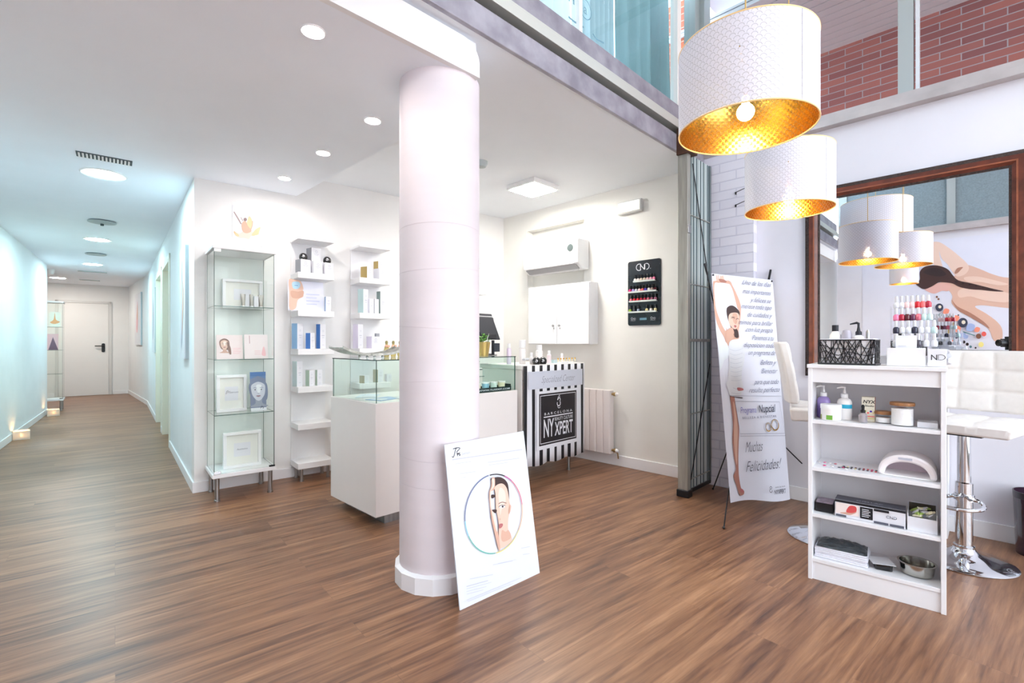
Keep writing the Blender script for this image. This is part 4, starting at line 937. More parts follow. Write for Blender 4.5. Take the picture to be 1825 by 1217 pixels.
# treatment desk with striped front
DO = S(2.87, 2.727); kd = Fr((DO.x, DO.y), R2); DW, DH = .83, .985
t = thing('reception_desk', 'cream desk on steel legs whose front carries the striped banner', 'desk', (DO.x, DO.y, 0), R2)
build('desk_body', MB().box(.0, DW, .012, .50, .14, .95), m_cream, t, .003); build('desk_top', MB().box(-.01, DW + .01, .0, .52, .95, DH), m_cream, t, .003)
legs(t, [(.10, .05), (.666, .05), (.10, .46), (.78, .46)], .14, .014)
build('screw', MB().sph((-.004, -.002, .86), .004, n=10), m_steel, t)
t = thing('striped_banner', 'black and white striped cloth banner hanging on the desk front', 'banner', S(2.87, 2.715, 0), R2)
bo = S(2.87, 2.718, .14); bh = .84; bw = .825
cl = MB(); nx = 43; nz = 8; vs = [(bw * i / nx, .004 * math.sin(i * .9) * (1 - j / nz) + (.0), .14 + (.008 * math.sin(i * .5) if j == 0 else 0) + bh * j / nz) for j in range(nz + 1) for i in range(nx + 1)]
ms = []; fs = []
for j in range(nz):
    for i in range(nx):
        fs.append((j * (nx + 1) + i, j * (nx + 1) + i + 1, (j + 1) * (nx + 1) + i + 1, (j + 1) * (nx + 1) + i)); ms.append(1 if (i % 5) in (0, 1) else 0)
cl.add(vs, fs, ms); co = build('cloth', cl, [m_paper, m_ink], t); so = co.modifiers.new('thick', 'SOLIDIFY'); so.thickness = .002; so.offset = 0
P = Print(S(2.87, 2.708, .14), (B2[0], B2[1], 0), (0, 0, 1), .0005)
P.rect(.045, .785, .643, .790, 1)                                    # silver band
P.text('Specialized Center', .44, .690, .085, 2, 'c', .45, width=.46, bold=-.012)
P.rect(.145, .72, .125, .62, 0).rect(.178, .692, .158, .598, 3).frame(.192, .678, .173, .583, .005, 0)
cx = .435
P.text('BARCELONA', cx, .412, .030, 0, 'c', width=.38, space=1.6); P.rect(cx - .2, cx + .2, .392, .401, 0)
P.text('NY', cx - .2, .225, .22, 0, 'l', bold=.012, width=.135); P.text('XPERT', cx + .2, .225, .165, 0, 'r', bold=.015, width=.255); P.text('BEAUTY CULTURE', cx + .2, .353, .042, 0, 'r', width=.255)
# emblem: a curled figure
P.ring(cx, .50, .018, .026, 150, 400, 0, 20).ring(cx + .004, .532, .012, .019, -60, 190, 0, 20).uline([(cx - .02, .53), (cx - .008, .555), (cx + .01, .575), (cx + .012, .55)], .006, 0).ring(cx + .002, .478, .016, .021, 180, 330, 0, 16)
P.done('printed_design', [m_paper, mat('silver_band', (206, 210, 222), .5), mat('script_grey', (140, 142, 156), .6), mat('panel_black', (28, 24, 30), .5)], t)
# things on the desk
def simple_bottle(name, label, fr, px, y, z, prof, m, capprof=None, capm=None, cat='bottle', n=22, group=None, sy=1):
    x = fr.lx(px, y); t = thing(name, label, cat, fr.pt(x, y, z), fr.r, group)
    build('body', MB().lathe(prof, 0, 0, n, sy=sy), m, t)
    if capprof: build('cap', MB().lathe(capprof, 0, 0, n), capm or m_wplas, t)
    return t, x
G = 'black domed jars on the desk'
dome('black round jar on the desk, the one nearer the glass case', kd, 956, .05, DH, .036, G); dome('black round jar on the desk, the one nearer the radiator', kd, 967.5, .05, DH, .036, G)
mpw = mat('bottle_white', (240, 238, 236), .35); mpl = mat('bottle_blush', (240, 226, 230), .35); mlb = mat('bottle_lilac', (222, 208, 226), .35)
CY = lambda r, h: [(0, 0), (r * .94, 0), (r, .004), (r, h - .01), (r * .6, h), (0, h)]
CP_ = lambda r, a, b: [(0, a), (r, a), (r, b - .002), (r * .9, b), (0, b)]
simple_bottle('cream_bottle', 'large white bottle on the desk behind the black jars', kd, 961, .20, DH, CY(.032, .12), mpw, CP_(.026, .12, .165))
simple_bottle('cream_bottle', 'tall white cylinder bottle on the desk near the glass case', kd, 931, .22, DH, CY(.03, .14), mpw, CP_(.03, .142, .21))
simple_bottle('cream_bottle', 'lilac bottle standing next to the card reader on the desk edge', kd, 907, .25, DH, CY(.02, .14), mlb, CP_(.015, .14, .18))
simple_bottle('cream_bottle', 'small white bottle between tall bottle and black jars', kd, 947, .12, DH, CY(.016, .07), mpw, CP_(.012, .07, .10))
simple_bottle('pump_bottle', 'blush pump bottle right beside the black jars toward the radiator', kd, 978.5, .10, DH, CY(.019, .085), mpl, CP_(.012, .085, .115))
simple_bottle('cream_bottle', 'small white bottle rising behind the gold vials', kd, 1001.5, .16, DH, CY(.014, .06), mpl, CP_(.011, .06, .085))
pbox('flat pale aqua box lying beside the blush bottle', kd, 988, .12, DH, .055, .03, .03, mwt, 0, front=mat('aqua_front', (204, 226, 228), .5))
x = kd.lx(1008, .08); mb = MB().box(-.085, .085, -.03, .03, 0, .012)
t = thing('vial_holder', 'low white holder for the gold-capped vials on the desk', 'holder', kd.pt(x, .08, DH), R2); build('holder_block', mb, m_wplas, t, .002)
for i in range(7):
    px = 994.5 + 5 * i; tt, _ = simple_bottle('gold_vial', ('first', 'second', 'third', 'fourth', 'fifth', 'sixth', 'last')[i] + ' gold-capped vial counted from the aqua box', kd, px, .08, DH + .012, [(0, 0), (.006, 0), (.006, .02), (0, .02)], mat('vial_glass', (236, 226, 196), .2), [(0, .02), (.0065, .02), (.0065, .034), (0, .034)], m_gold, 'vial', 12, 'gold vials on the desk')
x = kd.lx(937, .14); t = thing('glass_ornament', 'clear glass flower ornament on the desk corner', 'ornament', kd.pt(x, .14, DH), R2)
build('glass_foot', MB().lathe([(0, 0), (.022, 0), (.004, .01), (.004, .03), (0, .03)], 0, 0, 18), m_acr, t); mb = MB()
for i in range(7):
    a = 2 * PI * i / 7; mb.sph((.02 * math.cos(a), .02 * math.sin(a), .042), .014, .014, .012, 10)
build('glass_petals', mb, mat('milky_glass', (240, 242, 246), .15, tr=.4), t)
# orchid on a small wall shelf behind the pillar
sf = Fr((C0.x, C0.y), R1); xs = sf.lx(853, -.1); t = thing('wall_shelf', 'narrow white shelf on the back wall just past the pillar', 'shelf', sf.pt(xs, 0, 1.70), R1)
build('shelf_board', MB().box(-.15, .07, -.18, -.001, 0, .025), m_white, t, .002); build('bracket', MB().box(-.05, -.03, -.15, -.001, -.06, 0), m_white, t)
t = thing('orchid', 'white orchid on the narrow wall shelf past the pillar', 'plant', sf.pt(xs - .02, -.1, 1.725), R1)
build('pot', MB().lathe([(0, 0), (.035, 0), (.045, .08), (.04, .08), (0, .07)], 0, 0, 20), m_wplas, t)
build('stem', MB().tube([(0, 0, .07), (.01, 0, .2), (.03, -.02, .33), (.05, -.03, .36)], .003, 6), mat('stem_green', (80, 120, 60), .6), t); mb = MB()
for k, (cx_, cy_, cz_) in enumerate(((.05, -.03, .34), (.035, -.03, .29), (.055, -.035, .24), (.03, -.02, .21))):
    for i in range(5):
        a = 2 * PI * i / 5 + k; mb.sph((cx_ + .018 * math.cos(a), cy_, cz_ + .018 * math.sin(a)), .015, .004, .013, 10)
build('petals', mb, mat('petal_white', (248, 246, 244), .5), t)

# ---- on the right wall of the counter room
wr = lambda px, p: (px - CX) / F
def pwall(px, p):
    k = (px - CX) / F; Y = p / (B2[0] * k + B2[1]); return Y, k * Y * A2[0] + Y * A2[1]
RW = R2 + PI / 2                                  # local x along +a2 (away), y toward -b2 (into room)
# air conditioner
q0, q1, p0 = 2.87, 3.60, 3.79
t = thing('air_conditioner', 'white wall air conditioner with a round dark display in the niche', 'air conditioner', S(3.985, q0, 1.905), RW)
D_ = 3.985 - p0; L_ = q1 - q0
prof = [(0, .0), (D_ * .55, .0), (D_ * .93, .055), (D_, .11), (D_ * .98, .27), (D_ * .9, .295), (0, .295)]
build('casing', MB().prism([(a, b) for a, b in prof], 0, L_, plane='yz'), m_wplas, t, .008)
build('air_flap', MB().prism([(D_ * .50, -.004), (D_ * .95, .052), (D_ * .97, .048), (D_ * .52, -.008)], .05, L_ - .04, plane='yz'), mat('flap_grey', (206, 206, 208), .4), t)
build('outlet_slot', MB().prism([(D_ * .60, .003), (D_ * .90, .040), (D_ * .91, .036), (D_ * .61, -.001)], .03, L_ - .03, plane='yz'), mat('slot_dark', (150, 150, 152), .5), t)
yq = pwall(1016, p0)[1] - q0; mb = MB(); mb.M = Matrix.Translation((yq, D_ * 1.0, .205)) @ Matrix.Rotation(-PI / 2 + .05, 4, 'X')
build('display_disc', mb.cyl(0, 0, -.002, .003, .036, 32), mat('display_grey', (78, 88, 88), .3), t)
# wall cabinet
t = thing('wall_cabinet', 'white two-door wall cabinet under the air conditioner', 'cabinet', S(3.99, 2.765, 1.155), RW)
build('cabinet_body', MB().box(0, .80, .0, .135, 0, .61), m_white, t, .002)
for a, b, kx in ((.002, .398, .36), (.402, .798, .44)):
    dd = build('door', MB().box(a, b, .136, .152, .004, .606), m_white, t, .002)
    mb = MB(); mb.M = Matrix.Translation((kx, .152, .19)) @ Matrix.Rotation(-PI / 2, 4, 'X'); build('knob', mb.lathe([(0, 0), (.005, 0), (.005, .012), (.012, .016), (.012, .022), (0, .024)], 0, 0, 16), m_steel, dd)
    build('keyhole', MB().box(kx - .004, kx + .004, .152, .155, .155, .17), m_steel, dd)
# emergency lamp
t = thing('emergency_lamp', 'flat rectangular emergency lamp high on the wall', 'emergency light', S(3.99, 2.267, 2.375), RW)
build('housing', MB().box(0, .25, 0, .045, 0, .115), mat('emergency_grey', (206, 206, 204), .5), t, .006)
build('diffuser', MB().box(.012, .238, .045, .055, .012, .103), mat('emergency_diffuser', (244, 244, 236), .3, em=.25), t, .004)
build('tube', MB().box(.03, .20, .055, .057, .05, .062), mat('tube_glow', (255, 255, 250), .4, em=.8), t)
# polish rack
RQ, RZ, RH, RWd = 2.092, 1.33, .595, .332
t = thing('polish_rack', 'black wall rack of small nail polish bottles', 'display rack', S(3.988, RQ, RZ), RW)
mpan = mat('rack_black', (30, 36, 44), .18, noise=.25, nscale=5, tint=(18, 20, 26))
build('back_board', MB().prism([(a, b) for a, b in rrect(0, RWd, 0, RH, .02)], 0, .006, plane='xz'), mpan, t)
rf = Fr((S(3.988, RQ).x, S(3.988, RQ).y), RW)      # x along +q, y toward the room
rows = [(.400, .045, .262, 7), (.305, .03, .315, 9), (.218, .03, .305, 8), (.120, .03, .315, 7)]
for z, a, b, n in rows:
    s_ = build('shelf', MB().box(a, b, .006, .036, z - .004, z).box(a, b, .034, .036, z, z + .010), mat('rack_clear_shelf', (214, 220, 216), .25), t)
P = Print(S(3.988 - .0068, RQ + RWd, RZ), (-A2[0], -A2[1], 0), (0, 0, 1), .0004)
P.ring(.118, .535, .027, .033, 50, 310, 0, 28).text('N', .128, .508, .072, 0, width=.046).uline([(.176, .510), (.176, .560), (.195, .562)], .006, 0).ring(.192, .535, .024, .030, -92, 92, 0, 24).rect(.228, .236, .512, .515, 0)
for u in (.055, .255): P.ring(u - .012, .065, .007, .010, 40, 320, 0).text('ND', u - .003, .055, .022, 0).text('SHELLAC', u + .002, .043, .010, 0, 'c', width=.05)
P.rect(.125, .195, .048, .068, 1).done('lettering', [m_paper, mat('faded_blue', (110, 150, 170), .5)], t)
PC = {'white': (244, 240, 236), 'cream': (240, 228, 206), 'blush': (240, 206, 206), 'pale pink': (244, 190, 204), 'pink': (240, 130, 170), 'hot pink': (232, 60, 132), 'lilac': (176, 160, 222), 'pearl': (214, 214, 226),
      'coral': (246, 110, 110), 'violet': (74, 52, 176), 'taupe': (176, 150, 142), 'wine': (90, 18, 30), 'red': (208, 28, 44), 'crimson': (176, 26, 56), 'rose': (206, 96, 116), 'mauve': (158, 92, 118), 'plum': (96, 38, 72), 'lime': (186, 214, 84), 'smoke': (76, 74, 84), 'grey blue': (150, 164, 182), 'sand': (232, 218, 160), 'clear': (222, 224, 230), 'navy': (34, 36, 60), 'mint': (196, 222, 222), 'black': (20, 18, 22)}
ORD = ('first', 'second', 'third', 'fourth', 'fifth', 'sixth', 'seventh', 'eighth', 'ninth')
def polish(label, p, rot, cn, group, s=1.0, cap=None, master={}):
    key = (s, cap)
    mc = mat('polish_' + cn.replace(' ', '_'), PC[cn], .12, coat=.4)
    if key not in master:
        t = thing('nail_polish', label, 'nail polish', p, rot, group)
        build('bottle_glass', MB().lathe([(0, 0), (.0115 * s, 0), (.0135 * s, .004 * s), (.0135 * s, .024 * s), (.009 * s, .031 * s), (.006 * s, .033 * s), (0, .033 * s)], 0, 0, 14), mc, t)
        build('cap', MB().lathe([(0, .033 * s), (.0075 * s, .033 * s), (.007 * s, .062 * s), (.005 * s, .065 * s), (0, .065 * s)], 0, 0, 12), cap or m_gloss, t)
        master[key] = t; return t
    r = dup(master[key], p, rot, label); r['group'] = group
    for ch in r.children:
        if ch.name.startswith('bottle_glass'): recolour(ch, mc)
    return r
cols = [['white', 'white', 'cream', 'cream', 'blush', 'pale pink', 'pink'], ['hot pink', 'lilac', 'pearl', 'blush', 'coral', 'violet', 'white', 'taupe', 'wine'],
        ['rose', 'red', 'red', 'crimson', 'crimson', 'rose', 'mauve', 'mauve'], ['lime', 'smoke', 'grey blue', None, 'sand', 'white', 'sand']]
for ri, ((z, a, b, n), cc) in enumerate(zip(rows, cols)):
    a2_, b2_ = a + .014, b - .014
    for i, cn in enumerate(cc):
        if cn is None: continue
        x = b2_ - (b2_ - a2_) * i / (len(cc) - 1)
        if ri == 0 and False: pass
        polish('%s polish with black cap, %s along the %s row of the black wall rack' % (cn, ORD[i], ('top', 'second', 'third', 'bottom')[ri]), rf.pt(x, .021, RZ + z), 0, cn, 'polish bottles on the black wall rack', .98)
# radiator
RL = 9; q0 = 2.557
t = thing('radiator', 'white aluminium radiator with brass valves beside the striped desk', 'radiator', S(3.99, q0, .12), RW)
for i in range(RL):
    build('radiator_fin', MB().prism(rrect(i * .08 + .002, i * .08 + .078, .035, .11, .012, 3), 0, .60), mat('radiator_paint', (232, 224, 222), .4), t, .003)
build('wall_bracket', MB().box(.1, .13, 0, .04, .3, .4).box(.5, .53, 0, .04, .3, .4), m_steel, t)
mbr = mat('brass', (190, 160, 110), .3, .9)
for z in (.565, .035):
    mb = MB(); mb.M = Matrix.Translation((0, .07, z)) @ Matrix.Rotation(-PI / 2, 4, 'Y')
    v_ = build('valve', mb.lathe([(0, 0), (.012, 0), (.012, .02), (.018, .022), (.018, .04), (0, .042)], 0, 0, 16), mbr, t)
    build('valve_knob', MB().sph((-.05, .07, z), .018, n=14), m_wplas, v_)
build('pipe', MB().tube([(-.03, .07, .035), (-.035, .03, .0), (-.035, .02, -.05)], .006, 8), mbr, t)
# folding gate
GO = S(3.52, 1.66); gf = Fr((GO.x, GO.y), R2); mg_post = mat('gate_post', (176, 174, 164), .45, .5, noise=.15, nscale=6, stretch=(6, 6, .6)); mflu = mat('fluted_sheet', (186, 198, 196), .3, .3, noise=.15, nscale=4, stretch=(9, 9, .3))
t = thing('folding_gate', 'folded grey-green fluted metal shutter gate standing beside the painted brick', 'gate', (GO.x, GO.y, 0), R2)
build('post', MB().box(0, .05, -.03, .05, .03, 2.62), mg_post, t, .004)
build('post', MB().box(.43, .455, -.02, .04, .03, 2.62), mat('gate_post_dark', (110, 120, 122), .45, .5), t, .003)
mb = MB(); n = 60; vs = []
for k in (0, 1):
    for i in range(n + 1):
        ph = i % 4; vs.append((.05 + .38 * i / n, (-.012 if ph in (0, 1) else .0), .05 + 2.57 * k))
    for i in range(n + 1): vs.append((.05 + .38 * i / n, (-.009 if i % 4 in (0, 1) else .003) + .004, .05 + 2.57 * k))
N1 = n + 1
mb.add(vs, [(i, i + 1, 2 * N1 + i + 1, 2 * N1 + i) for i in range(n)] + [(N1 + i + 1, N1 + i, 3 * N1 + i, 3 * N1 + i + 1) for i in range(n)])
random.seed(6); pal = [random.choice((0, 0, 1, 2, 2, 1)) if i % 2 else 0 for i in range(n)]  # random stripes paint the light and shade of the flutes into the colour
for k_ in range(len(mb.f)): mb.m[k_] = pal[k_ % n]
build('fluted_panel', mb, [mflu, mat('flute_shaded', (92, 108, 112), .4, .3), mat('flute_lit', (206, 216, 216), .3, .3)], t)
for z in (.12, .62, 1.18, 1.62, 2.15): build('cross_bar', MB().box(.05, .43, -.018, -.012, z, z + (.022 if z == 1.18 else .006)), mg_post, t)
for a, b in (((.07, .12), (.42, 1.0)), ((.10, 2.55), (.42, 1.6))): build('brace', MB().tube([(a[0], -.022, a[1]), (b[0], -.022, b[1])], .004, 6), m_black, t)
build('folded_panel', MB().box(.02, .44, .012, .02, .05, 2.6).box(.02, .44, .03, .038, .05, 2.6), mflu, t)
build('latch', MB().box(-.004, .035, -.04, -.03, 2.0, 2.06), m_steel, t, .002); build('foot', MB().box(-.012, .06, -.04, .055, 0, .055), m_black, t, .005)
build('foot_rail', MB().box(.06, .45, -.02, .04, .02, .05), m_black, t, .003)
# small hooks on the brick
for i, (z, lb) in enumerate(((2.36, 'small dark metal hook high on the painted brick, upper one'), (2.26, 'small dark metal hook high on the painted brick, lower one'))):
    p = S(3.99, 1.45, z); t = thing('wall_hook', lb, 'hook', p, RW, 'hooks on the painted brick'); build('hook', MB().tube([(0, 0, 0), (0, .02, .0), (-.05, .03, .01), (-.09, .03, .02)], .003, 6).cyl(.0, .004, -.01, .01, .006, 8), m_black, t)
# ================================================================ RIGHT: banner, mirror, bookcase, stools
# X-stand banner
TL = Vector((1.422, 3.448, 1.666)); TR = Vector((1.992, 3.700, 1.652)); BL = Vector((1.468, 3.250, .100))
Ub = (TR - TL); bwid = Ub.length; Ub.normalize(); Vb0 = (TL - BL); Nb = Ub.cross(Vb0).normalized(); Vb = Nb.cross(Ub).normalized(); bhei = Vb0.dot(Vb)
bang = math.atan2(Ub.y, Ub.x)
t = thing('banner_stand', 'tall white wedding programme banner on a black cross stand beside the gate', 'banner', (1.60, 3.40, 0), bang)
P0 = Print(BL, Ub, Vb, 0, 0)
q = lambda zx, zy: P0.uv(zx, zy)
P0.z = (0, 0, 1); cs_ = [q(1268, 487), q(1377, 499), q(1408, 888), q(1302, 895)]
def bq(a, b):                                       # bilinear over the four corners, a right, b down
    x = (1 - b) * ((1 - a) * cs_[0][0] + a * cs_[1][0]) + b * ((1 - a) * cs_[3][0] + a * cs_[2][0]); y = (1 - b) * ((1 - a) * cs_[0][1] + a * cs_[1][1]) + b * ((1 - a) * cs_[3][1] + a * cs_[2][1])
    if b > .98: y += .012 * math.sin(a * 6) - .004
    return (x, y)
mb = MB(); nx, ny = 14, 30
for k, off in enumerate((0, -.0012)):
    mb.add([BL + Ub * bq(i / nx, j / ny)[0] + Vb * bq(i / nx, j / ny)[1] + Nb * off for j in range(ny + 1) for i in range(nx + 1)],
           [(j * (nx + 1) + i, j * (nx + 1) + i + 1, (j + 1) * (nx + 1) + i + 1, (j + 1) * (nx + 1) + i) for j in range(ny) for i in range(nx)])
build('banner_sheet', mb, mat('banner_vinyl', (222, 223, 233), .4), t, world=True)
P = Print(BL, Ub, Vb, .0008, .0002).zoom(1260, 470, 5.795)
# arms, head, dress
P.poly([(62, 190), (80, 178), (110, 172), (150, 165), (180, 178), (215, 172), (245, 188), (262, 225), (300, 300), (340, 400), (350, 470), (345, 560), (335, 640), (325, 700), (330, 770), (270, 790), (210, 850), (175, 760), (130, 680), (95, 590), (72, 450), (64, 300)], 0)
P.poly([(78, 205), (120, 198), (160, 196), (205, 205), (235, 215), (262, 270), (290, 370), (310, 450), (330, 500), (325, 600), (290, 690), (270, 720), (215, 690), (200, 660), (195, 690), (180, 680), (140, 600), (95, 470), (78, 330)], 9)
P.poly([(95, 125), (103, 120), (108, 165), (112, 120), (120, 120), (125, 165), (135, 125), (150, 130), (165, 120), (170, 140), (180, 180), (120, 180), (95, 165)], 1)
P.poly([(120, 160), (160, 160), (200, 180), (190, 195), (140, 192)], 2)
P.poly([(200, 470), (225, 438), (262, 432), (300, 455), (335, 500), (330, 560), (316, 620), (300, 660), (320, 700), (325, 760), (290, 760), (260, 700), (210, 560)], 3)
P.poly([(222, 540), (245, 510), (300, 505), (328, 525), (330, 570), (322, 630), (300, 672), (272, 672), (240, 640), (222, 600)], 1)
P.poly([(262, 520), (300, 515), (315, 560), (300, 620), (270, 600)], 0); P.line([(248, 562), (268, 556), (284, 566)], .004, 3); P.line([(298, 575), (312, 566), (326, 574)], .004, 3)
P.line([(246, 548), (285, 552)], .0025, 3); P.poly([(274, 640), (292, 634), (302, 648), (288, 660)], 4); P.line([(292, 580), (298, 612), (288, 620)], .002, 2)
P.poly([(205, 690), (250, 660), (275, 700), (268, 760), (290, 780), (230, 830), (212, 850), (190, 780)], 0); P.line([(268, 680), (278, 720), (276, 770)], .003, 2)
P.poly([(222, 830), (250, 790), (300, 780), (340, 785), (372, 830), (385, 930), (378, 1020), (360, 1100), (352, 1180), (360, 1280), (230, 1290), (215, 1180), (225, 1060), (222, 950)], 5)
for k in range(9): P.line([(228 + k * 2, 880 + k * 46), (290, 900 + k * 44), (366 - k * 2, 875 + k * 46)], .0022, 6)
P.poly([(85, 640), (150, 760), (212, 850), (215, 960), (170, 1000), (130, 1100), (112, 900)], 7)
P.zoom(1260, 680, 5.53)
P.poly([(222, 145), (262, 148), (272, 220), (296, 360), (310, 470), (305, 620), (302, 760), (305, 880), (312, 960), (330, 1050), (358, 1075), (355, 1108), (325, 1122), (308, 1100), (290, 1040), (262, 960), (255, 920), (278, 860), (256, 720), (245, 560), (250, 420), (236, 260)], 2)
P.poly([(250, 200), (268, 240), (290, 380), (298, 480), (292, 640), (290, 800), (280, 800), (262, 640), (258, 480), (262, 360)], 8); P.poly([(215, 146), (270, 150), (340, 156), (336, 166), (262, 156)], 3); P.poly([(318, 1050), (345, 1060), (358, 1085), (330, 1090)], 4)
P.poly([(190, 0), (330, 0), (345, 60), (335, 120), (300, 140), (225, 140), (200, 80)], 5); P.line([(250, 60), (300, 80), (350, 70)], .004, 6); P.line([(230, 110), (290, 120), (330, 110)], .003, 6); P.poly([(290, 60), (340, 65), (350, 85), (300, 90)], 4)
# writing
u1 = P0.uv
def rtxt(st, px, py, size, mi, al='r', sh=.45, width=None, bold=0, sx=.8, sp=1): u, v = P0.uv(px, py); P.text(st, u, v, size, mi, al, sh, sx, bold, sp, width)
SCR = [('Uno de los dias', 1373, 512), ('mas importantes', 1373, 527), ('y felices se', 1373, 541), ('merece todo tipo', 1374, 553), ('de cuidados y', 1375, 567), ('mimos para brillar', 1376, 581), ('con luz propia', 1376, 593),
       ('Ponemos a tu', 1378, 607), ('disposicion todo', 1379, 620), ('un programa de', 1380, 633), ('Belleza y', 1382, 650), ('Bienestar', 1384, 665), ('para que todo', 1386, 684), ('resulte perfecto', 1388, 698)]
for s_, x, y in SCR: rtxt(s_, x, y, .050, 9 + 1, sh=.7, bold=-.006, width=.020 * len(s_) * (1.0 if len(s_) > 12 else .95))
a, b = P0.uv(1309, 772), P0.uv(1389, 714)
P.z = (0, 0, 1)
P.line([(1300, 705), (1390, 706)], .0018, 10, False)
P.line([(1308, 715), (1387, 716), (1396, 772), (1317, 773), (1308, 715)], .0022, 10, False); P.line([(1317, 777), (1398, 776)], .0018, 10, False)
rtxt('Programa', 1346, 735, .062, 11, 'r', .2, width=.155); rtxt('Nupcial', 1350, 735, .078, 12, 'l', .2, width=.175, bold=.008); rtxt('BELLEZA & BIENESTAR', 1352, 745, .022, 10, 'c', 0, width=.34, sp=1.3)
for cx_, cy_, r_ in ((1379, 757, .042), (1367, 761, .032)):
    u, v = P0.uv(cx_, cy_); P.ring(u, v, r_ * .78, r_, 0, 360, 13, 28, .95).ring(u, v, r_ * .84, r_ * .9, 20, 200, 5, 20, .95)
rtxt('Muchas', 1326, 806, .105, 12, 'l', .6, width=.175, bold=-.014); rtxt('Felicidades!', 1327, 841, .105, 12, 'l', .6, width=.36, bold=-.014)
rtxt('NYXPERT', 1388, 879, .042, 12, 'c', 0, width=.115, bold=.01); rtxt('BARCELONA', 1388, 868, .012, 12, 'c', 0, width=.10); u, v = P0.uv(1371, 874)
P.ring(u, v, .010, .014, 60, 380, 12, 18).ring(u + .002, v + .02, .007, .011, -60, 220, 12, 14)
P.done('printed_design', [m_skin, m_skinl, m_skind, m_hair, m_lip, mat('print_dress', (222, 224, 228), .6), mat('print_fold', (192, 196, 206), .6), mat('print_veil', (226, 232, 236), .6), m_skin, mat('banner_vinyl', (222, 223, 233), .4), mat('script_ink', (104, 108, 130), .6), mat('script_violet', (134, 130, 190), .6), mat('script_dark', (64, 66, 84), .6), m_gold], t)
# stand: two bent rods crossing behind, feet
hub = BL + Ub * (bwid * .46) + Vb * (bhei * .40) - Nb * .07
for nm, a_, b_ in (('rod', TL - Ub * .045 + Vb * .06 - Nb * .01, None), ('rod', TR + Ub * .0 + Vb * .07 - Nb * .01, None)):
    build('rod', MB().tube([hub, hub + (a_ - hub) * .5 - Nb * .03, a_], .0045, 8), m_black, t, world=True)
    build('rod_tip', MB().tube([a_ - (a_ - hub).normalized() * .07, a_ + (a_ - hub).normalized() * .012], .008, 10), m_black, t, world=True)
    e_ = TL + Ub * .012 - Vb * .012 if b_ is None and nm and a_.x < 1.6 else TR - Ub * .012 - Vb * .012
    build('eyelet', MB().tube([e_ + Nb * .002, e_ + Nb * .006], .007, 12), m_black, t, world=True)
f1 = fl(1290, 943); f2 = Vector((1.515, 3.62, 0)); f3 = Vector((1.23, 3.73, 0)); f4 = fl(1462, 862)
low = hub + Vector((0, 0, -.08))
for k, f_ in enumerate((f1 + Vector((0, 0, .006)), Vector((1.60, 3.85, .006)))):
    build('leg', MB().tube([hub, f_] if k else [hub, BL - Ub * .012 - Nb * .012 + Vb * .02, f_], .0045, 8), m_black, t, world=True); build('rubber_foot', MB().sph(tuple(f_ + Vector((0, 0, .003))), .009, n=10), m_black, t, world=True)
lr = BL + Ub * (bwid * .92) + Vb * .3 - Nb * .01; build('rod', MB().tube([hub, hub + (Vector((2.14, 3.57, .28)) - hub)], .0045, 8), m_black, t, world=True)
build('hub', MB().sph(tuple(hub), .025, .02, .03, 14), m_black, t, world=True)

# framed mirror
FQ0, FQ1, FZ0, FZ1 = -.155, .974, .93, 2.28; fw = .088
MQ = R2 + PI / 2; Mx0 = S(4.058, FQ0, FZ0)
t = thing('wall_mirror', 'big wall mirror in a carved dark red-brown wooden frame', 'mirror', Mx0, MQ)
mw = FQ1 - FQ0; mh = FZ1 - FZ0
mfr = mat('mahogany', (122, 58, 40), .35, noise=.35, nscale=14, coat=.2); mcv = mat('carved_dark', (70, 52, 44), .5, noise=.5, nscale=90, bump=.9, tint=(36, 26, 24)); mln = mat('mahogany_light', (160, 92, 62), .35, noise=.2, nscale=20)
def frame_ring(name, a, b, d0, d1, m):
    mb = MB(); o = [(a, a), (mw - a, a), (mw - a, mh - a), (a, mh - a)]; i_ = [(b, b), (mw - b, b), (mw - b, mh - b), (b, mh - b)]
    vs = [(x, 0, z) for x, z in o] + [(x, 0, z) for x, z in i_] + [(x, d0, z) for x, z in o] + [(x, d1, z) for x, z in i_]; fs = []
    for k in range(4):
        j = (k + 1) % 4; fs += [(8 + k, 8 + j, 12 + j, 12 + k), (k, j, 8 + j, 8 + k), (12 + k, 12 + j, 4 + j, 4 + k), (4 + k, 4 + j, j, k)]
    mb.add(vs, fs); return build(name, mb, m, t)
frame_ring('carved_edge', 0, .026, .028, .040, mcv); frame_ring('frame', .026, .050, .040, .030, mfr); frame_ring('bead', .050, .058, .034, .034, mln)
frame_ring('inner_moulding', .058, .076, .030, .018, mfr); frame_ring('inner_bead', .076, fw, .016, .012, mcv)
build('mirror_glass', MB().box(fw - .004, mw - fw + .004, .002, .006, fw - .004, mh - fw + .004), m_mirror, t)

# mural on the far side wall, seen in the mirror
def mur(zx, zy):                                     # reflected pixel -> point on the wall p = -.83
    px = 1580 + zx / 5.07; py = 400 + zy / 5.07; k = (px - CX) / F; p_ = 2 * 4.05 + .83 - .01; Y = p_ / (B2[0] * k + B2[1])
    return (Y * (k * A2[0] + A2[1]), H + (HY - py) / F * Y)
t = thing('wall_mural', 'wall mural of a reclining bare back, braid and flowers, seen in the mirror', 'mural', S(-.828, -.9, .28), R2 + PI / 2)
build('mural_sheet', MB().box(0, 2.3, -.003, .0, 0, 2.32), mat('mural_white', (226, 226, 238), .6, noise=.02, nscale=3), t)
P = Print(S(-.8238, 0, 0), (A2[0], A2[1], 0), (0, 0, 1), .0, -.0006)
P.N = Vector((B2[0], B2[1], 0)); P.st = .0006
def mp_(pts, mi, sm=True): P.upoly([mur(*p) for p in (crom(pts, 4) if sm else pts)], mi)
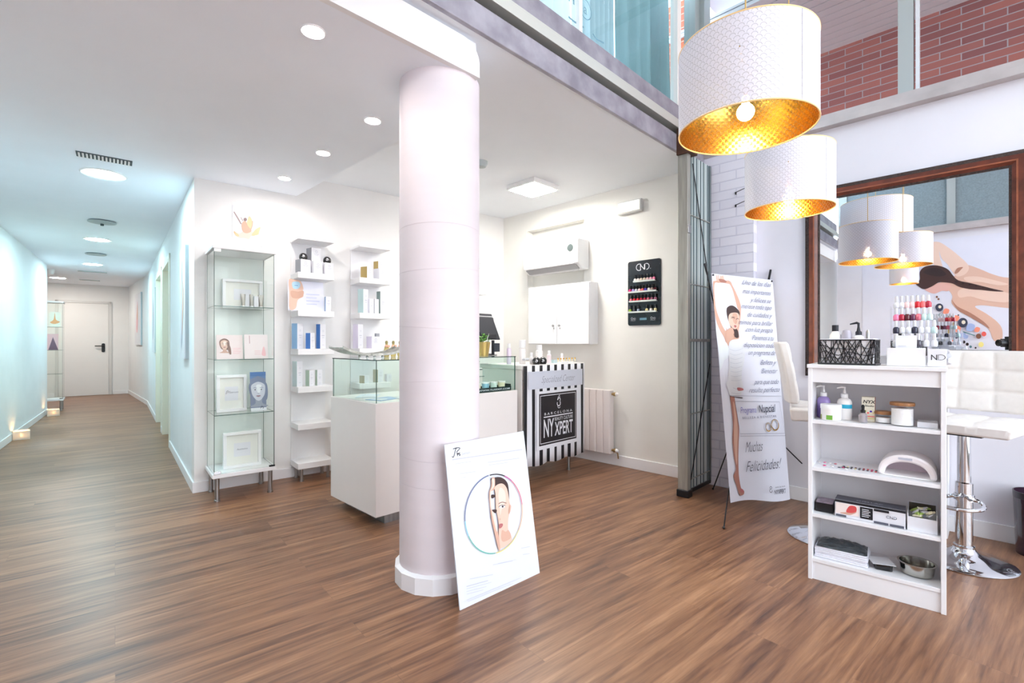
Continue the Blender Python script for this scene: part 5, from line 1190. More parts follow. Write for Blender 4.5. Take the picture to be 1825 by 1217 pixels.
def me_(x, y, r, mi, ry=None, n=14): P.upoly([mur(x + r * math.cos(2 * PI * i / n), y + (ry or r) * math.sin(2 * PI * i / n)) for i in range(n)], mi)
mp_([(620, 460), (700, 400), (730, 365), (850, 405), (960, 450), (1100, 480), (1400, 470), (1700, 400), (1900, 400), (1900, 930), (1700, 880), (1400, 770), (1100, 755), (980, 742), (860, 730), (800, 745), (900, 805), (1000, 880), (1045, 950), (1040, 1045), (970, 1050), (930, 960), (880, 910), (780, 850), (690, 800), (620, 750), (585, 700), (595, 650), (565, 600), (500, 560)], 0)
mp_([(392, 200), (410, 165), (440, 155), (490, 165), (560, 210), (640, 272), (740, 370), (720, 440), (640, 470), (590, 420), (550, 360), (500, 310), (475, 240), (485, 310), (505, 390), (440, 380), (400, 290)], 1)
mp_([(330, 560), (420, 540), (520, 520), (580, 540), (560, 600), (500, 600), (430, 625), (360, 600)], 2)
mp_([(760, 560), (900, 590), (1100, 620), (1100, 700), (900, 690), (760, 650), (660, 660), (650, 600)], 1); mp_([(700, 480), (820, 470), (1000, 510), (1100, 540), (1000, 550), (850, 520), (740, 520)], 1)
mp_([(640, 395), (690, 385), (670, 410), (640, 440), (615, 440)], 3); mp_([(590, 680), (640, 740), (760, 800), (880, 880), (930, 940), (870, 905), (760, 840), (640, 770)], 3)
mp_([(262, 532), (300, 500), (300, 430), (340, 385), (420, 368), (500, 380), (560, 410), (600, 460), (650, 505), (760, 530), (880, 560), (960, 580), (1060, 605), (960, 603), (860, 592), (760, 585), (660, 565), (600, 535), (540, 525), (470, 525), (410, 560), (340, 585), (290, 560)], 4)
mp_([(330, 430), (400, 395), (480, 400), (540, 450), (480, 470), (400, 460)], 5)
for i in range(14): me_(600 + i * 30, 512 + i * 6.2, 15 - i * .8, 5 if i % 2 else 4, 12 - i * .7)
for x, y, r, mi in ((455, 655, 10, 6), (470, 675, 10, 6), (478, 750, 36, 7), (482, 745, 14, 8), (540, 785, 26, 9), (575, 840, 20, 6), (628, 848, 28, 9), (600, 905, 22, 10), (690, 888, 44, 7), (696, 884, 18, 8), (640, 945, 30, 9), (760, 930, 36, 11), (820, 950, 24, 9),
                    (880, 990, 22, 12), (832, 1010, 24, 6), (628, 1005, 28, 7), (630, 1005, 10, 8), (690, 1000, 24, 11), (720, 1015, 18, 11), (700, 1062, 14, 5), (730, 1082, 14, 5), (855, 1085, 24, 13), (760, 1105, 12, 14), (765, 1150, 9, 5), (555, 965, 22, 10), (485, 820, 16, 14), (805, 1115, 9, 5), (650, 820, 7, 5), (600, 1050, 8, 9), (520, 850, 10, 11)):
    me_(x, y, r, mi)
    if mi in (9, 11): me_(x - r * .6, y + r * .4, r * .55, mi); me_(x + r * .6, y - r * .3, r * .5, mi)
mp_([(680, 960), (800, 1000), (795, 1008), (690, 975)], 14, False)
P.done('painting', [mat('mural_skin', (222, 182, 162), .6), mat('mural_skin_light', (236, 204, 186), .6), mat('mural_skin_pink', (228, 178, 166), .6), mat('mural_skin_shadow', (172, 124, 104), .6), mat('mural_hair', (66, 42, 40), .6), mat('mural_hair_dark', (44, 30, 32), .6),
       mat('mural_brown', (128, 86, 66), .6), mat('mural_slate', (56, 62, 84), .6), mat('mural_cream', (236, 226, 206), .6), mat('mural_coral', (246, 150, 124), .6), mat('mural_olive', (170, 146, 96), .6), mat('mural_periwinkle', (166, 184, 226), .6), mat('mural_red', (232, 96, 88), .6), mat('mural_lemon', (240, 226, 140), .6), mat('mural_teal', (90, 130, 136), .6)], t)
# the photographer's camera on its tripod, seen only in the mirror
t = thing('camera_tripod', 'black camera on a tripod, visible only in the mirror', 'camera', (0, -.16, 0), 0)
build('camera_body', MB().box(-.07, .07, -.06, .0, 1.12, 1.22).box(-.03, .03, -.05, -.01, 1.22, 1.245), m_black, t, .006)
mb = MB(); mb.M = Matrix.Translation((0, 0, H)) @ Matrix.Rotation(-PI / 2, 4, 'X'); build('lens', mb.lathe([(0, 0), (.036, 0), (.040, .09), (.030, .092), (0, .075)], 0, 0, 24), m_black, t)
build('tripod_head', MB().cyl(0, -.03, 1.0, 1.12, .03, 16), m_black, t)
for a in (90, 210, 330): build('leg', MB().tube([(0, -.03, 1.02), (.42 * math.cos(math.radians(a + 180)), -.03 + .42 * math.sin(math.radians(a + 180)) * (1 if a != 90 else 1), .01)], [.014, .009], 10), m_black, t)

# bookcase
BO = (1.473, 2.407); BR = math.atan2(-.647, .763); bf = Fr(BO, BR); BW, BD, BH = .513, .28, 1.064; st = .018
t = thing('bookcase', 'low white open bookcase full of beauty supplies in front of the stool', 'bookcase', (BO[0], BO[1], 0), BR)
build('side_panel', MB().box(0, st, 0, BD, 0, BH - .018), m_white, t, .0015); build('side_panel', MB().box(BW - st, BW, 0, BD, 0, BH - .018), m_white, t, .0015)
build('top_board', MB().box(-.004, BW + .004, -.006, BD, BH - .018, BH), m_white, t, .0015); build('back_board', MB().box(st, BW - st, BD - .006, BD - .001, .02, BH - .018), m_white, t)
SZ = (.790, .556, .327, .106)
for z in SZ: build('shelf', MB().box(st, BW - st, .004, BD - .006, z - .018, z), m_white, t, .001)
build('apron', MB().box(st, BW - st, .008, .024, .975, BH - .018), m_white, t, .001); build('kick_board', MB().box(st, BW - st, .01, .026, 0, SZ[3] - .018), m_white, t, .001)
def onb(name, label, cat, px, y, z, rot=0, group=None):
    x = bf.lx(px, y); return thing(name, label, cat, bf.pt(x, y, z), BR + rot, group)
# ---- on top: woven basket
bx0, bx1 = bf.lx(1463, .03), bf.lx(1560, .03); bw2 = (bx1 - bx0) / 2; bd2 = .06; cx_ = (bx0 + bx1) / 2; bc = bf.pt(cx_, .03 + bd2, BH)
ba = BR - .10; t = thing('woven_basket', 'black woven basket with white lining on the bookcase top', 'basket', bc, ba)
bH = .125; build('lining', MB().box(-bw2, bw2, -bd2, bd2, .004, .008).box(-bw2, bw2, -bd2, -bd2 + .003, .008, bH).box(-bw2, bw2, bd2 - .003, bd2, .008, bH).box(-bw2, -bw2 + .003, -bd2 + .003, bd2 - .003, .008, bH).box(bw2 - .003, bw2, -bd2 + .003, bd2 - .003, .008, bH), mat('lining_cloth', (246, 246, 250), .8), t)
mb = MB(); w_ = bw2 + .005; d_ = bd2 + .005
for a_, b_ in (((-w_, -d_), (w_, -d_)), ((w_, -d_), (w_, d_)), ((w_, d_), (-w_, d_)), ((-w_, d_), (-w_, -d_))):
    mb.tube([(a_[0], a_[1], .004), (b_[0], b_[1], .004)], .005, 6)
build('base_wire', mb, m_black, t); mb = MB()
for a_, b_ in (((-w_, -d_), (w_, -d_)), ((w_, -d_), (w_, d_)), ((w_, d_), (-w_, d_)), ((-w_, d_), (-w_, -d_))):
    mb.tube([(a_[0], a_[1], bH - .006), (b_[0], b_[1], bH - .006)], .003, 6)
build('rim_wire', mb, m_black, t)
mb = MB(); random.seed(11)
def strands(p0, p1, nr):
    L = math.hypot(p1[0] - p0[0], p1[1] - p0[1]); X = lambda s_: (p0[0] + (p1[0] - p0[0]) * s_ / L, p0[1] + (p1[1] - p0[1]) * s_ / L)
    for k in range(nr):
        s0 = L * (k + .5) / nr
        for sl in (-1, 1, random.uniform(-.3, .3)):
            s1 = s0 + sl * random.uniform(.04, .075); z0_, z1_ = .004, bH - .004
            s1 = max(0, min(L, s1)); a_, b_ = X(s0), X(s1); mb.tube([(a_[0], a_[1], z0_), (b_[0], b_[1], z1_)], .0021, 4)
    for z in (.03, .055, .085):
        pts = [X(L * i / 8) + (z + random.uniform(-.012, .012),) for i in range(9)]; mb.tube(pts, .0021, 4)
strands((-w_, -d_), (w_, -d_), 11); strands((w_, -d_), (w_, d_), 6); strands((-w_, d_), (-w_, -d_), 5); strands((w_, d_), (-w_, d_), 8)
build('weave', mb, m_black, t)
fb = Fr((bc.x, bc.y), ba); z = BH + .0085
def inb(name, label, dx, dy, body, m, cap=None, cm=None, cat='bottle', extra=None):
    t = thing(name, label, cat, fb.pt(dx, dy, z), ba); build('body', MB().lathe(body, 0, 0, 22), m, t)
    if cap: build('cap', MB().lathe(cap, 0, 0, 20), cm, t)
    if extra: build('pump', extra, cm, t)
    return t
inb('lotion_bottle', 'white bottle with square black cap poking out of the basket', -.056, .0, [(0, 0), (.024, 0), (.024, .135), (.012, .155), (0, .155)], mpw, [(0, .155), (.014, .155), (.014, .185), (0, .185)], mfab)
inb('lotion_bottle', 'grey translucent rounded bottle in the basket beside the black-capped one', -.008, .0, [(0, 0), (.022, 0), (.022, .14), (.016, .158), (0, .162)], mat('grey_translucent', (176, 172, 184), .3))
pm = MB().tube([(0, 0, .175), (0, 0, .19), (-.008, 0, .194), (-.035, 0, .188)], [.005, .006, .006, .003], 8)
inb('pump_bottle', 'bottle with a black pump head in the middle of the basket', .040, .0, [(0, 0), (.022, 0), (.022, .125), (.01, .135), (0, .135)], mpw, [(0, .135), (.013, .135), (.013, .15), (.008, .155), (.005, .175), (0, .175)], mfab, extra=pm)
inb('silver_tool', 'small silver-white tool leaning at the basket end', .075, .01, [(0, 0), (.008, 0), (.008, .15), (.004, .16), (0, .16)], m_steel, cat='tool')
# ---- white box and acrylic polish steps
xa, xb = bf.lx(1580, .04), bf.lx(1650, .04); t = thing('white_drawer_box', 'plain white box on the bookcase top in front of the polish steps', 'box', bf.pt((xa + xb) / 2, .04, BH), BR)
wv = (xb - xa) / 2; build('box_body', MB().box(-wv, wv, 0, .06, 0, .082), m_white, t, .002)
xc, xd = bf.lx(1652, .03), bf.lx(1688, .03); pz = bf.pt(xc + .002, .035, BH); t = thing('logo_cube', 'white cube with thin black ND lettering at the bookcase corner', 'box', pz, BR)
build('cube', MB().box(0, xd - xc - .004, 0, .055, 0, .078), m_paper, t, .002)
P = Print(bf.pt(xc + .002, .0345, BH), (bf.u.x, bf.u.y, 0), (0, 0, 1), .0004); P.text('N', .012, .030, .034, 0, width=.02).ring(.042, .042, .011, .0125, -90, 90, 0, 18, 1.4).uline([(.036, .031), (.036, .053)], .0014, 0).uline([(.036, .031), (.044, .031)], .0014, 0).uline([(.036, .053), (.044, .053)], .0014, 0).done('lettering', [m_ink], t)
xs0, xs1 = bf.lx(1588, .14), bf.lx(1664, .14); t = thing('polish_steps', 'clear acrylic stepped stand loaded with nail polish on the bookcase top', 'display stand', bf.pt(0, .11, BH), BR)
tiers = [(.115, .088, xs0 + .00, xs1 + .02), (.150, .150, xs0, xs1 + .02), (.185, .212, xs0, xs1 + .005), (.220, .273, xs0, xs1)]
for k, (y, zt, a_, b_) in enumerate(tiers): build('step', MB().pane(a_, b_, y - .11, y - .075, zt - .003, zt).pane(a_, b_, y - .076, y - .073, zt - .02 if k == 0 else tiers[k - 1][1], zt - .003), [m_acr, m_acr], t)
build('side_cheek', MB().pane(xs0 - .004, xs0 - .001, 0, .15, 0, .28), [m_acr, m_acr], t); build('side_cheek', MB().pane(xs1 + .022, xs1 + .025, 0, .11, 0, .20), [m_acr, m_acr], t)
mcap = mat('clear_cap', (236, 236, 240), .1, tr=.3)
tc_ = [['clear', 'black', 'clear', 'smoke', 'clear', 'clear'], ['navy', 'clear', 'clear', 'navy', 'clear', 'clear', 'mint'], ['pink', 'crimson', 'wine', 'plum', 'rose', 'mint', 'mint'], ['clear', 'clear', 'blush', 'blush', 'red', 'coral', 'crimson']]
nmr = ('lowest', 'second', 'third', 'top')
for k, (y, zt, a_, b_) in enumerate(tiers):
    n = len(tc_[k])
    for i, cn in enumerate(tc_[k]):
        x = a_ + .018 + (b_ - a_ - .036) * i / (n - 1); polish('%s polish with clear cap, %s along the %s step of the acrylic stand' % (cn, ORD[i], nmr[k]), bf.pt(x, y + .017, BH + zt), BR, cn, 'polish bottles on the acrylic steps', .94, mcap)
t = onb('crumpled_tissue', 'crumpled white tissue hanging over the bookcase corner', 'tissue', 1688, .245, BH, .3); random.seed(4)
mb = MB().sph((0, 0, .034), .03, .028, .032, 14); mb.v = [Vector((v.x * (1 + random.uniform(-.25, .25)), v.y * (1 + random.uniform(-.25, .25)), max(.0, v.z * (1 + random.uniform(-.25, .2))))) for v in mb.v]; build('tissue_fold', mb, m_paper, t)
# folded paper sheets leaning in front of the steps
t, P, w, h = card('small white folded price card leaning on the polish steps', bf, bf.lx(1596, .108), bf.lx(1634, .108), .106, BH + .0, .14, .03, False); P.rect(.01, w * .5, h * .64, h * .655, 0).done('print', [m_lgrey], t)
# ---- first shelf
z = SZ[0]; PUMP = lambda h: MB().tube([(0, 0, h), (0, 0, h + .016), (-.012, -.004, h + .018), (-.03, -.012, h + .012)], [.004, .007, .006, .003], 8)
def pumpb(label, px, y, r, h, m, band=None):
    t = onb('pump_bottle', label, 'bottle', px, y, z); build('body', MB().lathe([(0, 0), (r * .94, 0), (r, .005), (r, h * .8), (r * .82, h * .92), (r * .4, h), (0, h)], 0, 0, 26, sy=.8), m, t)
    build('collar', MB().lathe([(0, h), (r * .5, h), (r * .5, h + .018), (r * .2, h + .022), (r * .2, h + .034), (0, h + .034)], 0, 0, 18), m_wplas, t); build('pump', PUMP(h + .034), m_wplas, t)
    if band: build('label_band', MB().lathe([(r + .0006, h * band[1]), (r + .0006, h * band[2])], 0, 0, 26, sy=.802), band[0], t)
    return t
mlav = mat('lavender_gel', (172, 150, 214), .2, tr=.2)
pumpb('lavender pump bottle at the outer end of the top bookcase shelf', 1468, .12, .029, .108, mlav, (mat('deep_lavender', (128, 108, 176), .4), .05, .55))
pumpb('white pump bottle with a turquoise band on the top bookcase shelf', 1505, .11, .031, .108, mpw, (mat('turquoise_label', (30, 164, 200), .4), .52, .70))
t = onb('cream_jar', 'short white jar with green leaf label in front of the pump bottles', 'jar', 1481, .055, z); build('jar_body', MB().lathe([(0, 0), (.040, 0), (.043, .004), (.043, .055), (0, .055)], 0, 0, 32), mpw, t); build('lid', MB().lathe([(0, .055), (.045, .055), (.045, .074), (.043, .077), (0, .077)], 0, 0, 32), m_wplas, t)
for a0, a1_, m_ in ((250, 285, mat('leaf_label', (120, 176, 70), .4)), (185, 215, mat('moss_label', (150, 156, 90), .4))):
    mb = MB(); vs = [(.0436 * math.cos(math.radians(a)), .0436 * math.sin(math.radians(a)), zz) for zz in (.004, .026) for a in range(a0, a1_ + 1, 5)]; n = len(vs) // 2; build('leaf_label', mb.add(vs, [(i, i + 1, n + i + 1, n + i) for i in range(n - 1)]), m_, t)
x = bf.lx(1550, .12); t = onb('polish_carton', 'tall cream carton with dark script and coloured bottle prints', 'box', 1548, .12, z); build('carton', MB().box(-.026, .026, -.02, .02, 0, .118, [0, 0, 0, 1, 0, 1]), [mat('carton_cream', (240, 236, 216), .5), mat('carton_red', (176, 76, 66), .5)], t, .001)
P = Print(bf.pt(x - .026, .0995, z), (bf.u.x, bf.u.y, 0), (0, 0, 1), .0004); P.text('NYX', .026, .088, .022, 0, 'c', .2, bold=.02).text('Studio', .026, .072, .014, 0, 'c', .3)
for i, c_ in enumerate(('lime', 'coral', 'violet', 'sand')): P.ring(.010 + .011 * i, .05 - .008 * (i % 2), 0, .0045, 0, 360, i + 1, 14)
P.rect(.006, .046, .012, .020, 4).rect(.006, .046, .024, .028, 2).done('print', [m_ink] + [mat('polish_' + c_, PC[c_], .3) for c_ in ('lime', 'coral', 'violet', 'sand')], t)
t = onb('dropper_bottle', 'small clear dropper bottle with black rubber top', 'bottle', 1538, .06, z); build('body', MB().lathe([(0, 0), (.017, 0), (.018, .003), (.018, .035), (.010, .045), (0, .045)], 0, 0, 22), mat('clear_liquid', (214, 206, 214), .1, tr=.6), t); build('dropper', MB().lathe([(0, .045), (.010, .045), (.010, .058), (.006, .06), (.007, .078), (.003, .084), (0, .084)], 0, 0, 18), m_black, t)
def wjar(label, px, y, r, h, fill):
    t = onb('glass_jar', label, 'jar', px, y, z); build('glass_body', MB().lathe([(0, 0), (r, 0), (r * 1.02, .004), (r * 1.0, h)], 0, 0, 36), m_acr, t)
    build('contents', MB().lathe([(0, .004), (r * .93, .004), (r * .93, fill), (r * .5, fill + .004), (0, fill)], 0, 0, 28), mat('cotton', (244, 242, 240), .9, bump=.4, nscale=60), t); build('wooden_lid', MB().lathe([(0, h), (r * 1.06, h), (r * 1.08, h + .004), (r * 1.08, h + .010), (r * 1.04, h + .014), (0, h + .014)], 0, 0, 36), m_wood, t)
wjar('small low glass jar with a wooden lid', 1574, .10, .031, .042, .026); wjar('large glass jar of white cotton with a wooden lid', 1608, .07, .043, .092, .078)
t = onb('white_box', 'flat white box at the inner end of the top bookcase shelf', 'box', 1658, .10, z); build('flat_carton', MB().box(-.045, .025, -.05, .05, 0, .024), m_paper, t, .001)
# ---- second shelf
z = SZ[1]
def swatch(label, px, y, cols_, rot):
    t = onb('colour_swatch', label, 'colour chart', px, y, z, rot); mb = MB(); n = len(cols_)
    mb.prism(rrect(-.05, .05, -.03, .03, .004), 0, .0015); build('card', mb, m_paper, t)
    mb = MB(); 
    for i in range(n):
        a = i / (n - 1) * 2 - 1; mb.sph((a * .045, -.018 + .012 * math.cos(a * 1.4), .003), .007, .012, .0022, 10, i)
    build('sample_tip', mb, [mat('polish_' + c_, PC[c_], .2) for c_ in cols_], t)
swatch('small colour chart with pink and red tips at the shelf end', 1470, .14, ['crimson', 'white', 'pink', 'white', 'rose'], .15); swatch('small colour chart with dark nail tips lying flat', 1490, .07, ['hot pink', 'white', 'smoke', 'white'], -.1)
x = bf.lx(1533, .09); t = thing('colour_fan', 'long colour chart of nail tips fading from black to red', 'colour chart', bf.pt(x, .09, z), BR); build('card', MB().prism(rrect(-.075, .07, -.03, .035, .005), 0, .0015), m_paper, t)
for r_ in (0, 1):
    for i in range(9):
        cn = ('hot pink', 'smoke', 'black', 'sand', 'black', 'wine', 'smoke', 'crimson', 'red')[(i + r_ * 2) % 9]; build('sample_tip', MB().sph((-.066 + i * .016, -.018 + r_ * .028, .003), .0055, .011, .0022, 10), mat('polish_' + cn.replace(' ', '_'), PC[cn], .2), t)
x = bf.lx(1620, .12); t = thing('nail_lamp', 'white arched nail drying lamp on the bookcase shelf', 'nail lamp', bf.pt(x - .005, .12, z), BR - .03)
mb = MB(); n = 20; out = []; inn = []
for i in range(n + 1):
    a = PI * i / n; out.append((-.105 * math.cos(a), .004 + .098 * math.sin(a) ** .8)); inn.append((-.080 * math.cos(a), .004 + .066 * math.sin(a) ** .8))
mb.prism(out + inn[::-1], -.075, .08, plane='xz'); build('arch_shell', mb, mat('lamp_white', (242, 236, 238), .25), t, .008)
build('base_plate', MB().prism(rrect(-.10, .10, -.075, .08, .02), 0, .006), m_wplas, t, .002); build('back_wall', MB().prism(inn, .068, .078, plane='xz'), mat('lamp_inner', (214, 200, 208), .3), t)
build('display_strip', MB().box(-.03, .02, -.0765, -.0745, .080, .09), m_lgrey, t)
# ---- third shelf
z = SZ[2]; t = onb('dark_box', 'short dark box with a photo lid at the outer end of the third shelf', 'box', 1474, .10, z, .03); build('carton', MB().box(-.044, .030, -.05, .05, 0, .045, [0, 0, 1, 0, 0, 0]), [mat('carton_navy', (60, 60, 78), .5), m_black], t, .001)
build('photo_lid', MB().box(-.042, .028, -.048, .048, .045, .048), mat('photo_pinkgrey', (190, 170, 190), .4, noise=.4, nscale=22), t)
xa, xb = bf.lx(1488, .03), bf.lx(1614, .03); p = bf.pt(xa, .03, z); t = thing('long_carton', 'long dark carton with fingernail photo and black square on the third shelf', 'box', p, BR); L = xb - xa
build('carton', MB().box(0, L, 0, .09, 0, .082, [0, 0, 1, 0, 0, 0]), [mat('carton_charcoal', (72, 74, 86), .45), m_paper], t, .001)
P = Print(bf.pt(xa, .0296, z), (bf.u.x, bf.u.y, 0), (0, 0, 1), .0004)
P.rect(0, L, .070, .0815, 5).rect(.004, L * .17, .002, .012, 4).rect(L * .18, L * .36, .002, .012, 0)
P.rect(.004, L * .36, .016, .068, 1).upoly(crom([(.02, .02), (.05, .03), (L * .22, .045), (L * .30, .05), (L * .32, .035), (L * .25, .02), (.05, .016)], 4), 2).upoly(crom([(L * .17, .03), (L * .22, .06), (L * .31, .062), (L * .32, .04), (L * .25, .028)], 4), 3)
P.rect(L * .375, L * .555, .012, .066, 5)
for i in range(5): P.rect(L * .40, L * (.5 + .02 * (i % 2)), .054 - i * .008, .057 - i * .008, 0)
P.rect(L * .57, L * .77, .002, .012, 4).rect(L * .79, L * .98, .002, .012, 4).rect(L * .57, L * .78, .058, .069, 5).text('CND', L * .74, .035, .018, 4)
for u in (.365, .56, .78, .985): P.rect(L * u, L * u + .0015, 0, .07, 0)
P.done('print', [m_paper, mat('photo_cream', (240, 226, 220), .5), m_skin, mat('photo_coral', (214, 84, 84), .4), mat('print_slate', (84, 86, 98), .5), m_ink], t)
Pt = Print(bf.pt(xa, .03, z + .0822), (bf.u.x, bf.u.y, 0), (bf.w.x, bf.w.y, 0), .0004); Pt.text('SHELLAC', L * .5, .03, .02, 0, 'c', 0, 1.3).done('lid_lettering', [m_lgrey], t)
xa, xb = bf.lx(1617, .03), bf.lx(1671, .03); p = bf.pt(xa, .03, z); t = thing('tissue_carton', 'open white carton filled with green and cream wrapped sachets', 'box', p, BR); L = xb - xa
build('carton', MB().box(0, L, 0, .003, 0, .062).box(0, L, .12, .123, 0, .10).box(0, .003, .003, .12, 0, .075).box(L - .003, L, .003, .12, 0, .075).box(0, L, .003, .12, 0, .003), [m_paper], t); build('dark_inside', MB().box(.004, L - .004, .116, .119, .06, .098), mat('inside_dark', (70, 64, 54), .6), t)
random.seed(8); mb = MB()
for i in range(16):
    c_ = Vector((random.uniform(.02, L - .02), random.uniform(.025, .1), random.uniform(.055, .09))); mb.M = Matrix.Translation(c_) @ Matrix.Rotation(random.uniform(-1, 1), 4, 'Y') @ Matrix.Rotation(random.uniform(0, 3), 4, 'Z'); mb.box(-.016, .016, -.010, .010, -.003, .003, i % 3)
build('sachet', mb, [mat('sachet_cream', (238, 232, 200), .5), mat('sachet_green', (176, 204, 110), .5), m_paper], t, .002)
# ---- bottom shelf
z = SZ[3]; xa, xb = bf.lx(1451, .03), bf.lx(1547, .03); p = bf.pt(xa, .03, z); L = xb - xa
t = thing('towel_stack', 'stack of folded white towels on the bottom shelf', 'towels', p, BR); mb = MB()
for i in range(6): mb.prism([(a, b) for a, b in rrect(.002 * (i % 2), L - .003 * (i % 3), .002 * (i % 3), .16, .006, 3)], .001 + i * .0085, .001 + i * .0085 + .0078)
build('folded_towel', mb, mat('towel_white', (232, 232, 240), .9, noise=.04, nscale=40), t, .002)
t = thing('plastic_bag', 'clear bag of dark grey hairnets lying on the towel stack', 'bag', bf.pt(xa + L / 2, .10, z + .0535), BR + .05); random.seed(9); mb = MB(); nx, ny = 16, 10; vs = []
hgt = lambda i, j: .004 + .026 * math.sin(PI * i / nx) ** .5 * math.sin(PI * j / ny) ** .5
for lay in (0, 1): vs += [(-L * .47 + L * .94 * i / nx, -.065 + .13 * j / ny, (hgt(i, j) + random.uniform(-.003, .003)) if lay and 0 < i < nx and 0 < j < ny else .0015) for j in range(ny + 1) for i in range(nx + 1)]
N1 = (nx + 1) * (ny + 1); fs = [(l * N1 + j * (nx + 1) + i, l * N1 + j * (nx + 1) + i + 1, l * N1 + (j + 1) * (nx + 1) + i + 1, l * N1 + (j + 1) * (nx + 1) + i) for l in (0, 1) for j in range(ny) for i in range(nx)]
build('bag_film', mb.add(vs, fs), mat('bag_film', (70, 78, 84), .18, spec=.8, noise=.6, nscale=28, bump=.9, tint=(28, 34, 40), stretch=(1, 5, 1)), t)
t = onb('black_tin', 'small black square tin with rounded corners on the bottom shelf', 'box', 1573, .095, z, .15); build('tin', MB().prism(rrect(-.035, .035, -.04, .04, .012), 0, .030), m_gloss, t, .002)
t = onb('grey_card', 'white-grey square card lying over the black tin', 'card', 1570, .085, z + .0315, .35); build('card_sheet', MB().box(-.045, .045, -.045, .045, 0, .0025), mat('card_grey', (206, 206, 210), .4), t)
x = bf.lx(1634, .115); t = thing('steel_bowl', 'oval brushed steel bowl on the bottom bookcase shelf', 'bowl', bf.pt(x, .115, z), BR)
build('bowl', MB().lathe([(0, .001), (.052, .001), (.060, .006), (.066, .05), (.072, .054), (.072, .0565), (.064, .0555), (.057, .012), (.05, .006), (0, .006)], 0, 0, 44, sy=.95), mat('bowl_steel', (190, 188, 182), .16, 1), t)

# white console against the wall under the mirror
t = thing('console_table', 'narrow white console under the mirror, mostly hidden behind the bookcase', 'table', S(3.88, .19, 0), MQ)
build('end_panel', MB().box(0, .02, -.17, .0, 0, .88), m_white, t, .001); build('end_panel', MB().box(.58, .60, -.17, .0, 0, .88), m_white, t, .001); build('table_top', MB().box(-.0, .60, -.17, .0, .88, .90), m_white, t, .001)

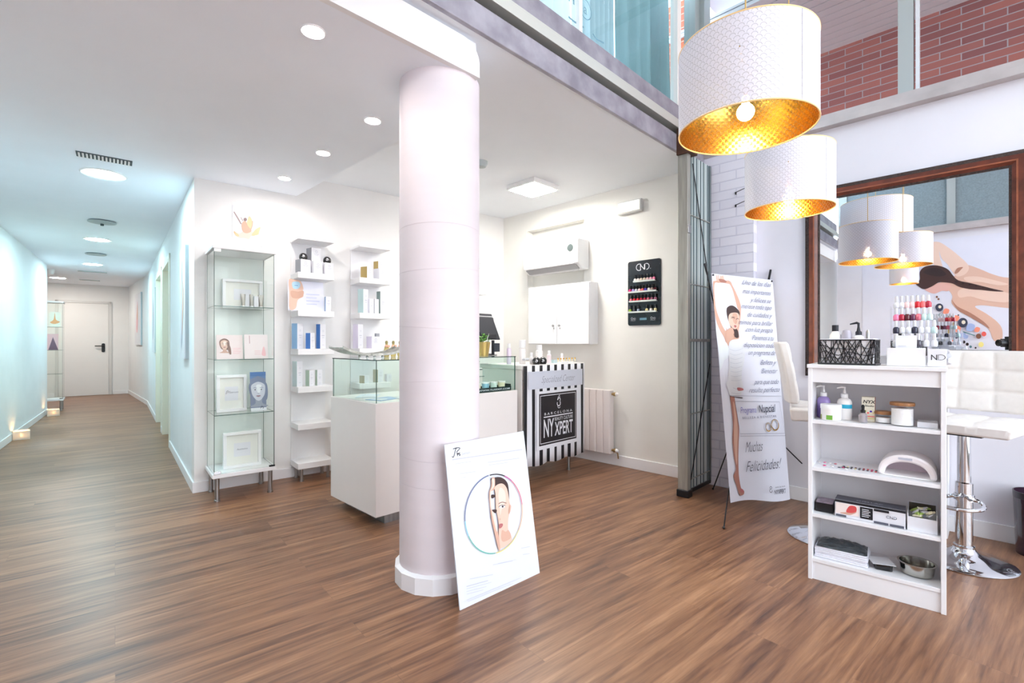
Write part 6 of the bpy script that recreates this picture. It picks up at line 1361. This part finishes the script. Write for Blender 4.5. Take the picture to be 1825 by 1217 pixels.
# stools
def stool(label, c, face, seat_top, back_h):
    """face: heading the sitter faces (local -y)"""
    t = thing('bar_stool', label, 'bar stool', (c[0], c[1], 0), face)
    build('base_disc', MB().lathe([(0, 0), (.208, 0), (.212, .005), (.205, .010), (.14, .022), (.07, .045), (.048, .065), (.045, .075), (0, .075)], 0, 0, 56), m_chrome, t)
    build('column', MB().lathe([(0, .07), (.045, .07), (.045, .085), (.036, .09), (.036, .42), (.028, .425), (.028, seat_top - .09), (0, seat_top - .09)], 0, 0, 32), m_chrome, t)
    build('foot_ring', MB().tube(crom([(.035, 0, .34), (.07, -.01, .33), (.10, -.10, .325), (.07, -.18, .322), (0, -.205, .32), (-.07, -.18, .322), (-.10, -.10, .325), (-.07, -.01, .33), (-.035, 0, .34)], 5, False), .010, 10), m_chrome, t)
    build('foot_collar', MB().lathe([(.037, .325), (.043, .325), (.043, .36), (.037, .36)], 0, 0, 24), m_chrome, t)
    build('lever', MB().tube([(-.04, .0, seat_top - .10), (-.15, -.01, seat_top - .115), (-.17, -.01, seat_top - .13)], .004, 8), m_chrome, t); build('lever_grip', MB().tube([(-.165, -.01, seat_top - .125), (-.185, -.01, seat_top - .16)], .011, 8), m_black, t)
    build('seat_plate', MB().box(-.09, .09, -.09, .09, seat_top - .095, seat_top - .085), m_black, t)
    def pad(nx, ny, f, th, name, bottom):
        vs = [f(i / nx, j / ny) for j in range(ny + 1) for i in range(nx + 1)]; ws = [bottom(i / nx, j / ny) for j in range(ny + 1) for i in range(nx + 1)]
        N_ = len(vs); F_ = []
        for j in range(ny):
            for i in range(nx):
                a = j * (nx + 1) + i; F_ += [(a, a + 1, a + nx + 2, a + nx + 1), (N_ + a + nx + 1, N_ + a + nx + 2, N_ + a + 1, N_ + a)]
        for i in range(nx): F_ += [(i + 1, i, N_ + i, N_ + i + 1), (ny * (nx + 1) + i, ny * (nx + 1) + i + 1, N_ + ny * (nx + 1) + i + 1, N_ + ny * (nx + 1) + i)]
        for j in range(ny): a = j * (nx + 1); F_ += [(a, a + nx + 1, N_ + a + nx + 1, N_ + a), (a + nx + nx + 1, a + nx, N_ + a + nx, N_ + a + nx + nx + 1)]
        o = build(name, MB().add(vs + ws, F_), m_leather, t); b = o.modifiers.new('round', 'BEVEL'); b.width = .012; b.segments = 3; b.limit_method = 'ANGLE'; b.angle_limit = 1.0
        return o
    W2, D2 = .225, .20
    quilt = lambda u, v, n, m_: .013 * (abs(math.sin(PI * u * n)) ** .35 * abs(math.sin(PI * v * m_)) ** .35)
    zs_ = seat_top - .014
    pad(36, 36, lambda u, v: ((-1 + 2 * u) * W2, (-1 + 2 * v) * D2, zs_ + quilt(u, v, 3, 3) - .015 * (max(0, .12 - v) / .12) ** 2), .06, 'seat', lambda u, v: ((-1 + 2 * u) * W2 * .93, (-1 + 2 * v) * D2 * .95, zs_ - .062 - .01 * v))
    def back(u, v, off):
        x = (-1 + 2 * u) * W2 * (1 - .10 * v ** 3); z = zs_ + .03 + back_h * v; y = D2 - .015 + .06 * v ** 1.3 - .10 * (abs(-1 + 2 * u) ** 2.2) * .35 + off; return (x, y, z)
    pad(36, 30, lambda u, v: back(u, v, -quilt(u, v, 3, 3)), .05, 'backrest', lambda u, v: back(u, v, .045))
    return t
stool('white quilted bar stool with chrome column beside the bookcase, nearest the mirror', (2.43, 2.60), math.atan2(.55, .835) - PI / 2, .775, .335)
stool('white bar stool half hidden between banner and bookcase', (1.90, 2.91), math.radians(60), .80, .36)
# dark gift bag at the right edge
t = thing('paper_bag', 'dark plum glossy bag with silver lettering standing against the wall', 'bag', (2.905, 2.655, 0), R2 + .2)
mpb = mat('bag_plum', (62, 40, 56), .2, coat=.6, noise=.3, nscale=6); n = 28
mb = MB(); ro = lambda z: .098 + .012 * z / .345
mb.lathe([(0, .0), (ro(0), .0), (ro(.1), .1), (ro(.345), .345), (ro(.345) - .003, .345), (ro(0) - .003, .004), (0, .004)], 0, 0, n); build('bag_body', mb, mpb, t)
build('bag_rim', MB().lathe([(ro(.3) + .0008, .31), (ro(.345) + .0012, .346), (ro(.345) - .004, .346)], 0, 0, n), mat('bag_rim', (34, 22, 32), .3), t)
pv = MB()
tv, tf, x0_, x1_ = text_mesh('Gloss', .3, .01, 1)
c_dir = math.atan2(-2.655, -2.905) - (R2 + .2)
pv.add([((ro(.15) + .0015) * math.cos(c_dir + (a - (x0_ + x1_) / 2) * .055 / .105), (ro(.15) + .0015) * math.sin(c_dir + (a - (x0_ + x1_) / 2) * .055 / .105), .10 + b * .10 + (a - x0_) * .02) for a, b in tv], tf); build('lettering', pv, mat('silver_print', (190, 190, 200), .3, .6), t)
pv = MB().tube([((ro(z) + .002) * math.cos(c_dir + .5 - z * 3), (ro(z) + .002) * math.sin(c_dir + .5 - z * 3), z) for z in [.02 + .03 * i for i in range(9)]], .004, 6); build('swirl_print', pv, mat('silver_print', (190, 190, 200), .3, .6), t)
